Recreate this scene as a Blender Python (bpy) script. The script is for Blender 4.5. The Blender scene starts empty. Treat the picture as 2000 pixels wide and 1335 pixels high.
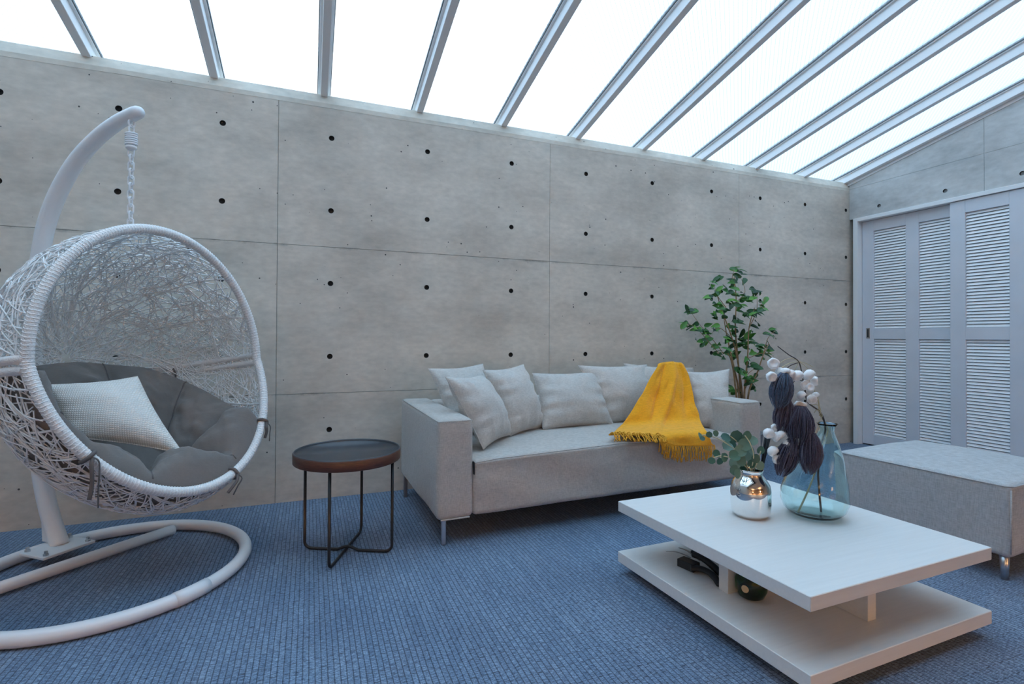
import bpy, bmesh, math, random
from mathutils import Vector, Matrix, noise

# ------------------------------------------------------------------ camera
W_PX, H_PX = 2000.0, 1335.0
FOC, PPX, PPY = 993.345, 1000.0, 647.347
CAM = Vector((0.1857, -3.3328, 0.9974))
YAW, PITCH, ROLL = 0.3779, 0.0092, 0.0051
_f = Vector((math.sin(YAW)*math.cos(PITCH), math.cos(YAW)*math.cos(PITCH), math.sin(PITCH)))
_r0 = Vector((math.cos(YAW), -math.sin(YAW), 0)); _u0 = _r0.cross(_f)
_r = _r0*math.cos(ROLL)+_u0*math.sin(ROLL); _u = _u0*math.cos(ROLL)-_r0*math.sin(ROLL)
scene = bpy.context.scene
col = scene.collection
cd = bpy.data.cameras.new('camera'); cam = bpy.data.objects.new('camera', cd); col.objects.link(cam)
cd.sensor_width = 36.0; cd.lens = FOC*36/W_PX; cd.shift_y = -(H_PX/2-PPY)/W_PX; cd.clip_start = 0.02
R = Matrix((_r, _u, -_f)).transposed().to_4x4()
cam.matrix_world = Matrix.Translation(CAM) @ R
scene.camera = cam

def ray(x, y): return _f + _r*((x-PPX)/FOC) - _u*((y-PPY)/FOC)
def at_t(x, y, t): return CAM + ray(x, y)*t
def at_z(x, y, z):
    d = ray(x, y); return CAM + d*((z-CAM.z)/d.z)
def at_y(x, y, Y):
    d = ray(x, y); return CAM + d*((Y-CAM.y)/d.y)
def at_x(x, y, X):
    d = ray(x, y); return CAM + d*((X-CAM.x)/d.x)
def at_plane(x, y, p, n):
    d = ray(x, y); return CAM + d*((p-CAM).dot(n)/d.dot(n))
def depth_of(p): return (p-CAM).dot(_f)

# ------------------------------------------------------------------ world, exposure
scene.view_settings.view_transform = 'Standard'
scene.view_settings.look = 'None'
scene.view_settings.gamma = 1.0
scene.view_settings.use_curve_mapping = False
scene.view_settings.exposure = 0.24
scene.cycles.diffuse_bounces = 8; scene.cycles.max_bounces = 14; scene.cycles.transparent_max_bounces = 16
SKY_STRENGTH = 2.9
LAMP_W = 320.0
wd = bpy.data.worlds.new('evening_sky'); scene.world = wd; wd.use_nodes = True
nt = wd.node_tree; nt.nodes.clear()
def N(tree, typ, **kw):
    n = tree.nodes.new(typ)
    for k, v in kw.items(): setattr(n, k, v)
    return n
tc = N(nt, 'ShaderNodeTexCoord')
sun_dir = ray(640, 150).normalized()
# hazy overcast dome (brighter towards the zenith) with a soft warm glow where the low sun stands behind the wall
WL = nt.links.new
sx = N(nt, 'ShaderNodeSeparateXYZ'); WL(tc.outputs['Generated'], sx.inputs[0])
zc_ = N(nt, 'ShaderNodeMath', operation='MAXIMUM'); WL(sx.outputs[2], zc_.inputs[0]); zc_.inputs[1].default_value = 0.0
dome = N(nt, 'ShaderNodeMath', operation='MULTIPLY_ADD'); WL(zc_.outputs[0], dome.inputs[0]); dome.inputs[1].default_value = 0.667; dome.inputs[2].default_value = 0.333
dc = N(nt, 'ShaderNodeVectorMath', operation='SCALE'); dc.inputs[0].default_value = (0.535, 0.76, 1.0); WL(dome.outputs[0], dc.inputs['Scale'])
dp = N(nt, 'ShaderNodeVectorMath', operation='DOT_PRODUCT'); dp.inputs[1].default_value = sun_dir; WL(tc.outputs['Generated'], dp.inputs[0])
pz = N(nt, 'ShaderNodeMath', operation='MAXIMUM'); WL(dp.outputs['Value'], pz.inputs[0]); pz.inputs[1].default_value = 0.0
pw = N(nt, 'ShaderNodeMath', operation='POWER'); WL(pz.outputs[0], pw.inputs[0]); pw.inputs[1].default_value = 9.0
gw = N(nt, 'ShaderNodeVectorMath', operation='SCALE'); gw.inputs[0].default_value = (0.42, 0.31, 0.19); WL(pw.outputs[0], gw.inputs['Scale'])
sm_ = N(nt, 'ShaderNodeVectorMath', operation='ADD'); WL(dc.outputs[0], sm_.inputs[0]); WL(gw.outputs[0], sm_.inputs[1])
bg = N(nt, 'ShaderNodeBackground'); bg.inputs['Strength'].default_value = SKY_STRENGTH
WL(sm_.outputs[0], bg.inputs['Color'])
wo = N(nt, 'ShaderNodeOutputWorld'); nt.links.new(bg.outputs[0], wo.inputs[0])

# ------------------------------------------------------------------ materials
M = {}
def new_mat(name):
    m = bpy.data.materials.new(name); m.use_nodes = True; M[name] = m
    t = m.node_tree; b = t.nodes['Principled BSDF']
    return m, t, b
def pbr(name, c, rough=0.6, metal=0.0, noise_scale=0, noise_amt=0.0, bump=0.0, bump_scale=0, spec=0.5, **kw):
    m, t, b = new_mat(name)
    b.inputs['Base Color'].default_value = (*c, 1); b.inputs['Roughness'].default_value = rough
    b.inputs['Metallic'].default_value = metal; b.inputs['Specular IOR Level'].default_value = spec
    for k, v in kw.items(): b.inputs[k.replace('_', ' ')].default_value = v
    o = N(t, 'ShaderNodeTexCoord')
    if noise_scale:
        n = N(t, 'ShaderNodeTexNoise'); n.inputs['Scale'].default_value = noise_scale; n.inputs['Detail'].default_value = 4
        t.links.new(o.outputs['Object'], n.inputs['Vector'])
        r = N(t, 'ShaderNodeValToRGB'); t.links.new(n.outputs[0], r.inputs[0])
        r.color_ramp.elements[0].position = 0.3; r.color_ramp.elements[1].position = 0.7
        r.color_ramp.elements[0].color = (*[x*(1-noise_amt) for x in c], 1)
        r.color_ramp.elements[1].color = (*[min(1, x*(1+noise_amt)) for x in c], 1)
        t.links.new(r.outputs[0], b.inputs['Base Color'])
    if bump:
        n2 = N(t, 'ShaderNodeTexNoise'); n2.inputs['Scale'].default_value = bump_scale; n2.inputs['Detail'].default_value = 3
        t.links.new(o.outputs['Object'], n2.inputs['Vector'])
        bp = N(t, 'ShaderNodeBump'); bp.inputs['Strength'].default_value = bump; bp.inputs['Distance'].default_value = 0.01
        t.links.new(n2.outputs[0], bp.inputs['Height']); t.links.new(bp.outputs[0], b.inputs['Normal'])
    return m
def ramp(t, stops):
    r = N(t, 'ShaderNodeValToRGB'); el = r.color_ramp.elements
    el[0].position, el[0].color = stops[0][0], (*stops[0][1], 1)
    el[1].position, el[1].color = stops[-1][0], (*stops[-1][1], 1)
    for p, c in stops[1:-1]:
        q = el.new(p); q.color = (*c, 1)
    return r
def mixc(t, mode, fac=1.0):
    n = N(t, 'ShaderNodeMix', data_type='RGBA', blend_type=mode); n.inputs[0].default_value = fac
    return n

def concrete(name, base):
    m, t, b = new_mat(name); L = t.links.new
    o = N(t, 'ShaderNodeTexCoord')
    mp = N(t, 'ShaderNodeMapping'); mp.inputs['Scale'].default_value = (0.8, 0.8, 1.7); L(o.outputs['Object'], mp.inputs[0])
    n1 = N(t, 'ShaderNodeTexNoise'); n1.inputs['Scale'].default_value = 1.7; n1.inputs['Detail'].default_value = 7; n1.inputs['Roughness'].default_value = 0.62
    L(mp.outputs[0], n1.inputs['Vector'])
    r1 = ramp(t, ((0.25, tuple(x*0.68 for x in base)), (0.5, base), (0.75, tuple(min(1, x*1.24) for x in base)))); L(n1.outputs[0], r1.inputs[0])
    n2 = N(t, 'ShaderNodeTexNoise'); n2.inputs['Scale'].default_value = 30; n2.inputs['Detail'].default_value = 6
    mp2 = N(t, 'ShaderNodeMapping'); mp2.inputs['Scale'].default_value = (0.6, 0.6, 1.2); L(o.outputs['Object'], mp2.inputs[0]); L(mp2.outputs[0], n2.inputs['Vector'])
    r2 = ramp(t, ((0.3, (0.91, 0.91, 0.91)), (0.7, (1.07, 1.07, 1.07)))); L(n2.outputs[0], r2.inputs[0])
    mx = mixc(t, 'MULTIPLY'); L(r1.outputs[0], mx.inputs[6]); L(r2.outputs[0], mx.inputs[7])
    # air pores
    v = N(t, 'ShaderNodeTexVoronoi'); v.inputs['Scale'].default_value = 22; v.feature = 'F1'; L(o.outputs['Object'], v.inputs['Vector'])
    sep = N(t, 'ShaderNodeSeparateColor'); L(v.outputs['Color'], sep.inputs[0])
    n3 = N(t, 'ShaderNodeTexNoise'); n3.inputs['Scale'].default_value = 1.6; L(o.outputs['Object'], n3.inputs['Vector'])
    thr = N(t, 'ShaderNodeMath', operation='MULTIPLY_ADD'); L(sep.outputs[0], thr.inputs[0]); thr.inputs[1].default_value = 0.30; thr.inputs[2].default_value = -0.165
    ad = N(t, 'ShaderNodeMath', operation='MULTIPLY'); L(thr.outputs[0], ad.inputs[0]); 
    nn = N(t, 'ShaderNodeMath', operation='MULTIPLY_ADD'); L(n3.outputs[0], nn.inputs[0]); nn.inputs[1].default_value = 4.5; nn.inputs[2].default_value = -1.4
    nn.use_clamp = True; L(nn.outputs[0], ad.inputs[1])
    lt = N(t, 'ShaderNodeMath', operation='LESS_THAN'); L(v.outputs['Distance'], lt.inputs[0]); L(ad.outputs[0], lt.inputs[1])
    mx2 = mixc(t, 'MIX'); L(lt.outputs[0], mx2.inputs[0]); L(mx.outputs[2], mx2.inputs[6]); mx2.inputs[7].default_value = (0.09, 0.085, 0.08, 1)
    # cement paste stains along the pour joints
    sz = N(t, 'ShaderNodeSeparateXYZ'); L(o.outputs['Object'], sz.inputs[0])
    nj = N(t, 'ShaderNodeTexNoise'); nj.inputs['Scale'].default_value = 3.2; nj.inputs['Detail'].default_value = 6; nj.inputs['Roughness'].default_value = 0.7; L(o.outputs['Object'], nj.inputs['Vector'])
    masks = []
    for zj in (0.643, 1.543):
        q = N(t, 'ShaderNodeMath', operation='SUBTRACT'); L(sz.outputs[2], q.inputs[0]); q.inputs[1].default_value = zj-.004
        ab = N(t, 'ShaderNodeMath', operation='ABSOLUTE'); L(q.outputs[0], ab.inputs[0])
        mr = N(t, 'ShaderNodeMapRange'); mr.inputs['From Min'].default_value = 0.002; mr.inputs['From Max'].default_value = 0.013; mr.inputs['To Min'].default_value = 1.0; mr.inputs['To Max'].default_value = 0.0; L(ab.outputs[0], mr.inputs['Value']); masks.append(mr)
    mmx = N(t, 'ShaderNodeMath', operation='MAXIMUM'); L(masks[0].outputs[0], mmx.inputs[0]); L(masks[1].outputs[0], mmx.inputs[1])
    rj = N(t, 'ShaderNodeMapRange'); rj.inputs['From Min'].default_value = 0.50; rj.inputs['From Max'].default_value = 0.62; rj.inputs['To Max'].default_value = 0.55; L(nj.outputs[0], rj.inputs['Value'])
    mj = N(t, 'ShaderNodeMath', operation='MULTIPLY'); L(mmx.outputs[0], mj.inputs[0]); L(rj.outputs[0], mj.inputs[1])
    mx3 = mixc(t, 'MIX'); L(mj.outputs[0], mx3.inputs[0]); L(mx2.outputs[2], mx3.inputs[6]); mx3.inputs[7].default_value = (0.13, 0.12, 0.11, 1)
    L(mx3.outputs[2], b.inputs['Base Color'])
    b.inputs['Roughness'].default_value = 0.78; b.inputs['Specular IOR Level'].default_value = 0.25
    sb = N(t, 'ShaderNodeMath', operation='SUBTRACT'); L(n2.outputs[0], sb.inputs[0]); L(lt.outputs[0], sb.inputs[1])
    bp = N(t, 'ShaderNodeBump'); bp.inputs['Strength'].default_value = 0.14; bp.inputs['Distance'].default_value = 0.005
    L(sb.outputs[0], bp.inputs['Height']); L(bp.outputs[0], b.inputs['Normal'])
    return m
concrete('concrete', (0.60, 0.545, 0.475))
concrete('concrete_mortar', (0.66, 0.61, 0.53))
concrete('concrete_pale', (0.55, 0.55, 0.54))

def carpet():
    m, t, b = new_mat('carpet'); L = t.links.new
    o = N(t, 'ShaderNodeTexCoord')
    n0 = N(t, 'ShaderNodeTexNoise'); n0.inputs['Scale'].default_value = 9; L(o.outputs['Object'], n0.inputs['Vector'])
    dist = N(t, 'ShaderNodeVectorMath', operation='MULTIPLY_ADD'); L(n0.outputs['Color'], dist.inputs[0]); dist.inputs[1].default_value = (0.004, 0.004, 0); L(o.outputs['Object'], dist.inputs[2])
    mp = N(t, 'ShaderNodeMapping'); mp.inputs['Rotation'].default_value = (0, 0, math.pi/2); L(dist.outputs[0], mp.inputs[0])
    br = N(t, 'ShaderNodeTexBrick'); L(mp.outputs[0], br.inputs['Vector'])
    br.inputs['Scale'].default_value = 1.0; br.inputs['Brick Width'].default_value = 0.13; br.inputs['Row Height'].default_value = 0.0175
    br.inputs['Mortar Size'].default_value = 0.0026; br.inputs['Mortar Smooth'].default_value = 0.8; br.offset = 0.37; br.offset_frequency = 2
    br.inputs['Color1'].default_value = (0.115, 0.178, 0.268, 1); br.inputs['Color2'].default_value = (0.152, 0.225, 0.325, 1); br.inputs['Mortar'].default_value = (0.055, 0.078, 0.115, 1)
    # short cross yarns
    mp3 = N(t, 'ShaderNodeMapping'); mp3.inputs['Scale'].default_value = (55, 230, 1); L(o.outputs['Object'], mp3.inputs[0])
    wv = N(t, 'ShaderNodeTexNoise'); wv.inputs['Scale'].default_value = 1.0; wv.inputs['Detail'].default_value = 2; L(mp3.outputs[0], wv.inputs['Vector'])
    r = ramp(t, ((0.32, (0.40, 0.44, 0.50)), (0.68, (1.75, 1.70, 1.62)))); L(wv.outputs[0], r.inputs[0])
    mx = mixc(t, 'MULTIPLY', 0.85); L(br.outputs['Color'], mx.inputs[6]); L(r.outputs[0], mx.inputs[7])
    n1 = N(t, 'ShaderNodeTexNoise'); n1.inputs['Scale'].default_value = 2.2; n1.inputs['Detail'].default_value = 6; L(o.outputs['Object'], n1.inputs['Vector'])
    r2 = ramp(t, ((0.3, (0.8, 0.82, 0.86)), (0.7, (1.15, 1.12, 1.1)))); L(n1.outputs[0], r2.inputs[0])
    mx2 = mixc(t, 'MULTIPLY'); L(mx.outputs[2], mx2.inputs[6]); L(r2.outputs[0], mx2.inputs[7])
    n4 = N(t, 'ShaderNodeTexNoise'); n4.inputs['Scale'].default_value = 260; L(o.outputs['Object'], n4.inputs['Vector'])
    r4 = ramp(t, ((0.35, (0.7, 0.7, 0.7)), (0.65, (1.25, 1.25, 1.25)))); L(n4.outputs[0], r4.inputs[0])
    mx3 = mixc(t, 'MULTIPLY'); L(mx2.outputs[2], mx3.inputs[6]); L(r4.outputs[0], mx3.inputs[7])
    L(mx3.outputs[2], b.inputs['Base Color'])
    b.inputs['Roughness'].default_value = 0.95; b.inputs['Specular IOR Level'].default_value = 0.1; b.inputs['Sheen Weight'].default_value = 0.15
    bp = N(t, 'ShaderNodeBump'); bp.inputs['Strength'].default_value = 0.5; bp.inputs['Distance'].default_value = 0.006
    L(mx3.outputs[2], bp.inputs['Height']); L(bp.outputs[0], b.inputs['Normal'])
carpet()

def linen(name, base, cscale=420, wrinkle=0.25, contrast=0.16):
    m, t, b = new_mat(name); L = t.links.new
    o = N(t, 'ShaderNodeTexCoord')
    cols = []
    for s in ((1, 1, 0.12), (0.12, 0.12, 1)):
        mp = N(t, 'ShaderNodeMapping'); mp.inputs['Scale'].default_value = s; L(o.outputs['Object'], mp.inputs[0])
        n = N(t, 'ShaderNodeTexNoise'); n.inputs['Scale'].default_value = cscale; n.inputs['Detail'].default_value = 2; L(mp.outputs[0], n.inputs['Vector'])
        cols.append(n)
    ad = N(t, 'ShaderNodeMath', operation='ADD'); L(cols[0].outputs[0], ad.inputs[0]); L(cols[1].outputs[0], ad.inputs[1])
    hf = N(t, 'ShaderNodeMath', operation='MULTIPLY'); L(ad.outputs[0], hf.inputs[0]); hf.inputs[1].default_value = 0.5
    r = ramp(t, ((0.36, tuple(x*(1-contrast) for x in base)), (0.64, tuple(min(1, x*(1+contrast)) for x in base)))); L(hf.outputs[0], r.inputs[0])
    L(r.outputs[0], b.inputs['Base Color'])
    nw = N(t, 'ShaderNodeTexNoise'); nw.inputs['Scale'].default_value = 7; nw.inputs['Detail'].default_value = 3; nw.inputs['Distortion'].default_value = 0.6; L(o.outputs['Object'], nw.inputs['Vector'])
    b1 = N(t, 'ShaderNodeBump'); b1.inputs['Strength'].default_value = wrinkle; b1.inputs['Distance'].default_value = 0.03; L(nw.outputs[0], b1.inputs['Height'])
    b2 = N(t, 'ShaderNodeBump'); b2.inputs['Strength'].default_value = 0.25; b2.inputs['Distance'].default_value = 0.003; L(hf.outputs[0], b2.inputs['Height']); L(b1.outputs[0], b2.inputs['Normal'])
    L(b2.outputs[0], b.inputs['Normal'])
    b.inputs['Roughness'].default_value = 0.9; b.inputs['Specular IOR Level'].default_value = 0.15; b.inputs['Sheen Weight'].default_value = 0.2
    return m
linen('linen', (0.47, 0.44, 0.41))
linen('linen_cushion', (0.54, 0.515, 0.485), wrinkle=0.35)
linen('ottoman_tweed', (0.44, 0.45, 0.46), cscale=300, wrinkle=0.05, contrast=0.17)
linen('throw_cotton', (0.84, 0.37, 0.018), cscale=300, wrinkle=0.35, contrast=0.12)
pbr('throw_fringe', (0.70, 0.32, 0.02), 0.9)
linen('seat_pad', (0.185, 0.168, 0.158), cscale=600, wrinkle=0.30, contrast=0.06)
pbr('pad_tie', (0.12, 0.11, 0.11), 0.9)
def waffle():
    m, t, b = new_mat('waffle'); L = t.links.new
    o = N(t, 'ShaderNodeTexCoord')
    hs = []
    for d in ('X', 'Z'):
        w = N(t, 'ShaderNodeTexWave'); w.bands_direction = d; w.inputs['Scale'].default_value = 42; w.inputs['Distortion'].default_value = 0.6; L(o.outputs['Object'], w.inputs['Vector']); hs.append(w)
    mm = N(t, 'ShaderNodeMath', operation='MULTIPLY'); L(hs[0].outputs[0], mm.inputs[0]); L(hs[1].outputs[0], mm.inputs[1])
    r = ramp(t, ((0.0, (0.80, 0.77, 0.71)), (0.6, (0.93, 0.91, 0.87)))); L(mm.outputs[0], r.inputs[0]); L(r.outputs[0], b.inputs['Base Color'])
    bp = N(t, 'ShaderNodeBump'); bp.inputs['Strength'].default_value = 0.4; bp.inputs['Distance'].default_value = 0.006; L(mm.outputs[0], bp.inputs['Height']); L(bp.outputs[0], b.inputs['Normal'])
    b.inputs['Roughness'].default_value = 0.9
waffle()
pbr('white_paint', (0.80, 0.81, 0.83), 0.35)
pbr('white_wicker', (0.95, 0.95, 0.95), 0.8, spec=0.2)
_m = M['white_wicker']; _t = _m.node_tree; _tr = N(_t, 'ShaderNodeBsdfTranslucent'); _tr.inputs['Color'].default_value = (0.93, 0.93, 0.93, 1)
_mx = N(_t, 'ShaderNodeMixShader'); _mx.inputs[0].default_value = 0.12; _t.links.new(_t.nodes['Principled BSDF'].outputs[0], _mx.inputs[1]); _t.links.new(_tr.outputs[0], _mx.inputs[2]); _t.links.new(_mx.outputs[0], _t.nodes['Material Output'].inputs['Surface'])
pbr('white_wrap', (0.83, 0.82, 0.81), 0.45, bump=0.5, bump_scale=160)
pbr('rafter_paint', (0.88, 0.88, 0.88), 0.45)
pbr('gasket', (0.12, 0.13, 0.14), 0.7)
pbr('door_paint', (0.64, 0.66, 0.71), 0.55, noise_scale=6, noise_amt=0.03)  # frame tone lowered so the slats read as the better lit part
pbr('louver_paint_lit', (0.90, 0.905, 0.91), 0.5)  # extra light caught by the tilted slats is put into this lighter colour
pbr('casing_paint', (0.80, 0.80, 0.80), 0.5)
pbr('hole_dark', (0.035, 0.034, 0.033), 0.85)
pbr('hole_plug', (0.11, 0.105, 0.10), 0.8)
pbr('cavity', (0.30, 0.29, 0.28), 0.8)
pbr('black_metal', (0.012, 0.012, 0.014), 0.45)
pbr('tray_black', (0.04, 0.045, 0.055), 0.3)
pbr('steel', (0.62, 0.62, 0.63), 0.3, metal=1.0)
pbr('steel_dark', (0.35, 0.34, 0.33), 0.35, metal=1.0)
pbr('chrome', (0.92, 0.90, 0.88), 0.035, metal=1.0)
pbr('plastic_black', (0.012, 0.012, 0.015), 0.5)
pbr('tan_label', (0.62, 0.44, 0.24), 0.7)
pbr('warm_wall', (0.34, 0.23, 0.15), 0.8)
pbr('plaster', (0.50, 0.47, 0.43), 0.8)
pbr('bark', (0.30, 0.19, 0.09), 0.8, noise_scale=40, noise_amt=0.3)
pbr('twig', (0.07, 0.055, 0.05), 0.8)
pbr('twig_pale', (0.50, 0.44, 0.28), 0.7)
pbr('soil', (0.05, 0.04, 0.03), 0.95)
pbr('pot_grey', (0.25, 0.25, 0.25), 0.7)
pbr('petal', (0.88, 0.88, 0.88), 0.6)
pbr('tassel_dark', (0.060, 0.056, 0.095), 0.6, noise_scale=350, noise_amt=0.7)
pbr('tassel_light', (0.13, 0.14, 0.20), 0.6)
pbr('tassel_blue', (0.07, 0.12, 0.20), 0.6, noise_scale=350, noise_amt=0.7)
def wood(name, c1, c2, stretch, rough):
    m, t, b = new_mat(name); L = t.links.new
    o = N(t, 'ShaderNodeTexCoord'); mp = N(t, 'ShaderNodeMapping'); mp.inputs['Scale'].default_value = stretch; L(o.outputs['Object'], mp.inputs[0])
    n = N(t, 'ShaderNodeTexNoise'); n.inputs['Scale'].default_value = 8; n.inputs['Detail'].default_value = 6; n.inputs['Distortion'].default_value = 0.4; L(mp.outputs[0], n.inputs['Vector'])
    r = ramp(t, ((0.3, c1), (0.7, c2))); L(n.outputs[0], r.inputs[0]); L(r.outputs[0], b.inputs['Base Color'])
    b.inputs['Roughness'].default_value = rough
wood('table_white', (0.70, 0.695, 0.68), (0.74, 0.735, 0.72), (0.6, 12, 12), 0.42)
wood('walnut', (0.055, 0.022, 0.013), (0.11, 0.045, 0.026), (3, 3, 30), 0.4)
def leafmat(name, stops, rough=0.5, trans=0.15):
    m, t, b = new_mat(name); L = t.links.new
    oi = N(t, 'ShaderNodeObjectInfo'); r = ramp(t, stops); L(oi.outputs['Random'], r.inputs[0])
    L(r.outputs[0], b.inputs['Base Color']); b.inputs['Roughness'].default_value = rough
    tr = N(t, 'ShaderNodeBsdfTranslucent'); L(r.outputs[0], tr.inputs['Color'])
    mx = N(t, 'ShaderNodeMixShader'); mx.inputs[0].default_value = trans
    L(b.outputs[0], mx.inputs[1]); L(tr.outputs[0], mx.inputs[2]); L(mx.outputs[0], t.nodes['Material Output'].inputs['Surface'])
leafmat('leaf_ficus', ((0, (0.012, 0.05, 0.018)), (0.45, (0.025, 0.11, 0.022)), (0.75, (0.055, 0.20, 0.028)), (1, (0.13, 0.36, 0.045))))
leafmat('leaf_euca', ((0, (0.03, 0.10, 0.075)), (0.5, (0.06, 0.15, 0.10)), (1, (0.16, 0.27, 0.22))), 0.5)
def glassmat(name, c, rough=0.0, ior=1.45):
    m, t, b = new_mat(name)
    b.inputs['Base Color'].default_value = (*c, 1); b.inputs['Transmission Weight'].default_value = 1.0
    b.inputs['Roughness'].default_value = rough; b.inputs['IOR'].default_value = ior
glassmat('glass_aqua', (0.82, 0.965, 0.97))
glassmat('glass_green', (0.05, 0.22, 0.06), 0.03)
def skyglass():
    m, t, b = new_mat('wired_glass'); L = t.links.new
    t.nodes.remove(b)
    o = N(t, 'ShaderNodeTexCoord'); sp = N(t, 'ShaderNodeSeparateXYZ'); L(o.outputs['Object'], sp.inputs[0])
    lines = []
    for sgn in (1, -1):
        a = N(t, 'ShaderNodeMath', operation='MULTIPLY_ADD'); L(sp.outputs[1], a.inputs[0]); a.inputs[1].default_value = sgn*1.0; L(sp.outputs[0], a.inputs[2])
        s = N(t, 'ShaderNodeMath', operation='MULTIPLY'); L(a.outputs[0], s.inputs[0]); s.inputs[1].default_value = 30
        fr = N(t, 'ShaderNodeMath', operation='FRACT'); L(s.outputs[0], fr.inputs[0])
        lt = N(t, 'ShaderNodeMath', operation='LESS_THAN'); L(fr.outputs[0], lt.inputs[0]); lt.inputs[1].default_value = 0.10; lines.append(lt)
    mxm = N(t, 'ShaderNodeMath', operation='MAXIMUM'); L(lines[0].outputs[0], mxm.inputs[0]); L(lines[1].outputs[0], mxm.inputs[1])
    cm = mixc(t, 'MIX'); L(mxm.outputs[0], cm.inputs[0]); cm.inputs[6].default_value = (0.94, 0.97, 0.98, 1); cm.inputs[7].default_value = (0.62, 0.66, 0.70, 1)
    tr = N(t, 'ShaderNodeBsdfTransparent'); L(cm.outputs[2], tr.inputs['Color'])
    tl = N(t, 'ShaderNodeBsdfTranslucent'); L(cm.outputs[2], tl.inputs['Color'])
    m1 = N(t, 'ShaderNodeMixShader'); m1.inputs[0].default_value = 0.22; L(tr.outputs[0], m1.inputs[1]); L(tl.outputs[0], m1.inputs[2])
    L(m1.outputs[0], t.nodes['Material Output'].inputs['Surface'])
skyglass()
def emit(name, c, s):
    m, t, b = new_mat(name); b.inputs['Base Color'].default_value = (*c, 1); b.inputs['Emission Color'].default_value = (*c, 1); b.inputs['Emission Strength'].default_value = s
emit('lamp_glow', (1.0, 0.72, 0.45), 6.0)
_m, _t, _b = new_mat('lamp_shade'); _tr = N(_t, 'ShaderNodeBsdfTranslucent'); _tr.inputs['Color'].default_value = (0.9, 0.8, 0.65, 1); _b.inputs['Base Color'].default_value = (0.8, 0.72, 0.6, 1)
_mx = N(_t, 'ShaderNodeMixShader'); _mx.inputs[0].default_value = 0.75; _t.links.new(_b.outputs[0], _mx.inputs[1]); _t.links.new(_tr.outputs[0], _mx.inputs[2]); _t.links.new(_mx.outputs[0], _t.nodes['Material Output'].inputs['Surface'])

# ------------------------------------------------------------------ object helpers
def Wm(o):
    if o.parent is None: return o.matrix_basis.copy()
    return Wm(o.parent) @ o.matrix_parent_inverse @ o.matrix_basis
def attach(o, parent):
    if parent is not None:
        o.parent = parent; o.matrix_parent_inverse = Wm(parent).inverted()
def tag(o, label=None, cat=None, group=None, kind=None):
    if label: o['label'] = label
    if cat: o['category'] = cat
    if group: o['group'] = group
    if kind: o['kind'] = kind
    return o
def mesh(name, vf, mat, smooth=False):
    me = bpy.data.meshes.new(name); me.from_pydata([tuple(v) for v in vf[0]], [], vf[1]); me.update()
    bm = bmesh.new(); bm.from_mesh(me); bmesh.ops.recalc_face_normals(bm, faces=bm.faces); bm.to_mesh(me); bm.free()
    me.materials.append(M[mat])
    if smooth: me.polygons.foreach_set('use_smooth', [True]*len(me.polygons))
    return me
def obj(name, vf, mat, parent=None, smooth=False, mtx=None):
    me = vf if isinstance(vf, bpy.types.Mesh) else mesh(name, vf, mat, smooth)
    o = bpy.data.objects.new(name, me); col.objects.link(o)
    if mtx is not None: o.matrix_basis = mtx
    attach(o, parent)
    return o
def thing(name, loc, label, cat, group=None, kind=None, rz=0):
    o = bpy.data.objects.new(name, None); col.objects.link(o)
    o.matrix_basis = Matrix.Translation(Vector(loc)) @ Matrix.Rotation(rz, 4, 'Z'); o.empty_display_size = 0.1
    return tag(o, label, cat, group, kind)
def join(*parts):
    V, F = [], []
    for v, f in parts:
        k = len(V); V += [Vector(p) for p in v]; F += [tuple(i+k for i in q) for q in f]
    return V, F
def xform(vf, m): return [m @ Vector(v) for v in vf[0]], vf[1]
def box(x0, x1, y0, y1, z0, z1):
    v = [(x, y, z) for z in (z0, z1) for y in (y0, y1) for x in (x0, x1)]
    return [Vector(p) for p in v], [(0, 2, 3, 1), (4, 5, 7, 6), (0, 1, 5, 4), (2, 6, 7, 3), (0, 4, 6, 2), (1, 3, 7, 5)]
def bbox(x0, x1, y0, y1, z0, z1, r=0.003, seg=2):
    bm = bmesh.new(); bmesh.ops.create_cube(bm, size=1)
    for v in bm.verts: v.co = Vector((x0+(v.co.x+.5)*(x1-x0), y0+(v.co.y+.5)*(y1-y0), z0+(v.co.z+.5)*(z1-z0)))
    bmesh.ops.bevel(bm, geom=bm.edges[:], offset=r, segments=seg, affect='EDGES', profile=0.5)
    V = [v.co.copy() for v in bm.verts]; bm.verts.index_update(); F = [tuple(v.index for v in f.verts) for f in bm.faces]; bm.free()
    return V, F
def tube(path, rad, sides=8, closed=False, caps=True, flat=1.0):
    path = [Vector(p) for p in path]; n = len(path)
    rr = rad if callable(rad) else (lambda s: rad)
    V, F = [], []; prev = None
    for i, p in enumerate(path):
        if closed: tg = path[(i+1) % n]-path[i-1]
        else: tg = path[min(i+1, n-1)]-path[max(i-1, 0)]
        tg = tg.normalized() if tg.length > 1e-9 else Vector((0, 0, 1))
        if prev is None:
            a = Vector((0, 0, 1)) if abs(tg.z) < 0.9 else Vector((1, 0, 0)); nn = (a-tg*a.dot(tg)).normalized()
        else:
            nn = prev-tg*prev.dot(tg); nn = nn.normalized() if nn.length > 1e-6 else tg.orthogonal().normalized()
        prev = nn; b = tg.cross(nn); r = rr(i/(n-1 if n > 1 else 1))
        for k in range(sides):
            an = 2*math.pi*k/sides; V.append(p+nn*(r*math.cos(an)*flat)+b*(r*math.sin(an)))
    for i in range(n if closed else n-1):
        j = (i+1) % n
        for k in range(sides): F.append((i*sides+k, i*sides+(k+1) % sides, j*sides+(k+1) % sides, j*sides+k))
    if caps and not closed:
        F.append(tuple(range(sides-1, -1, -1))); F.append(tuple((n-1)*sides+k for k in range(sides)))
    return V, F
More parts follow.
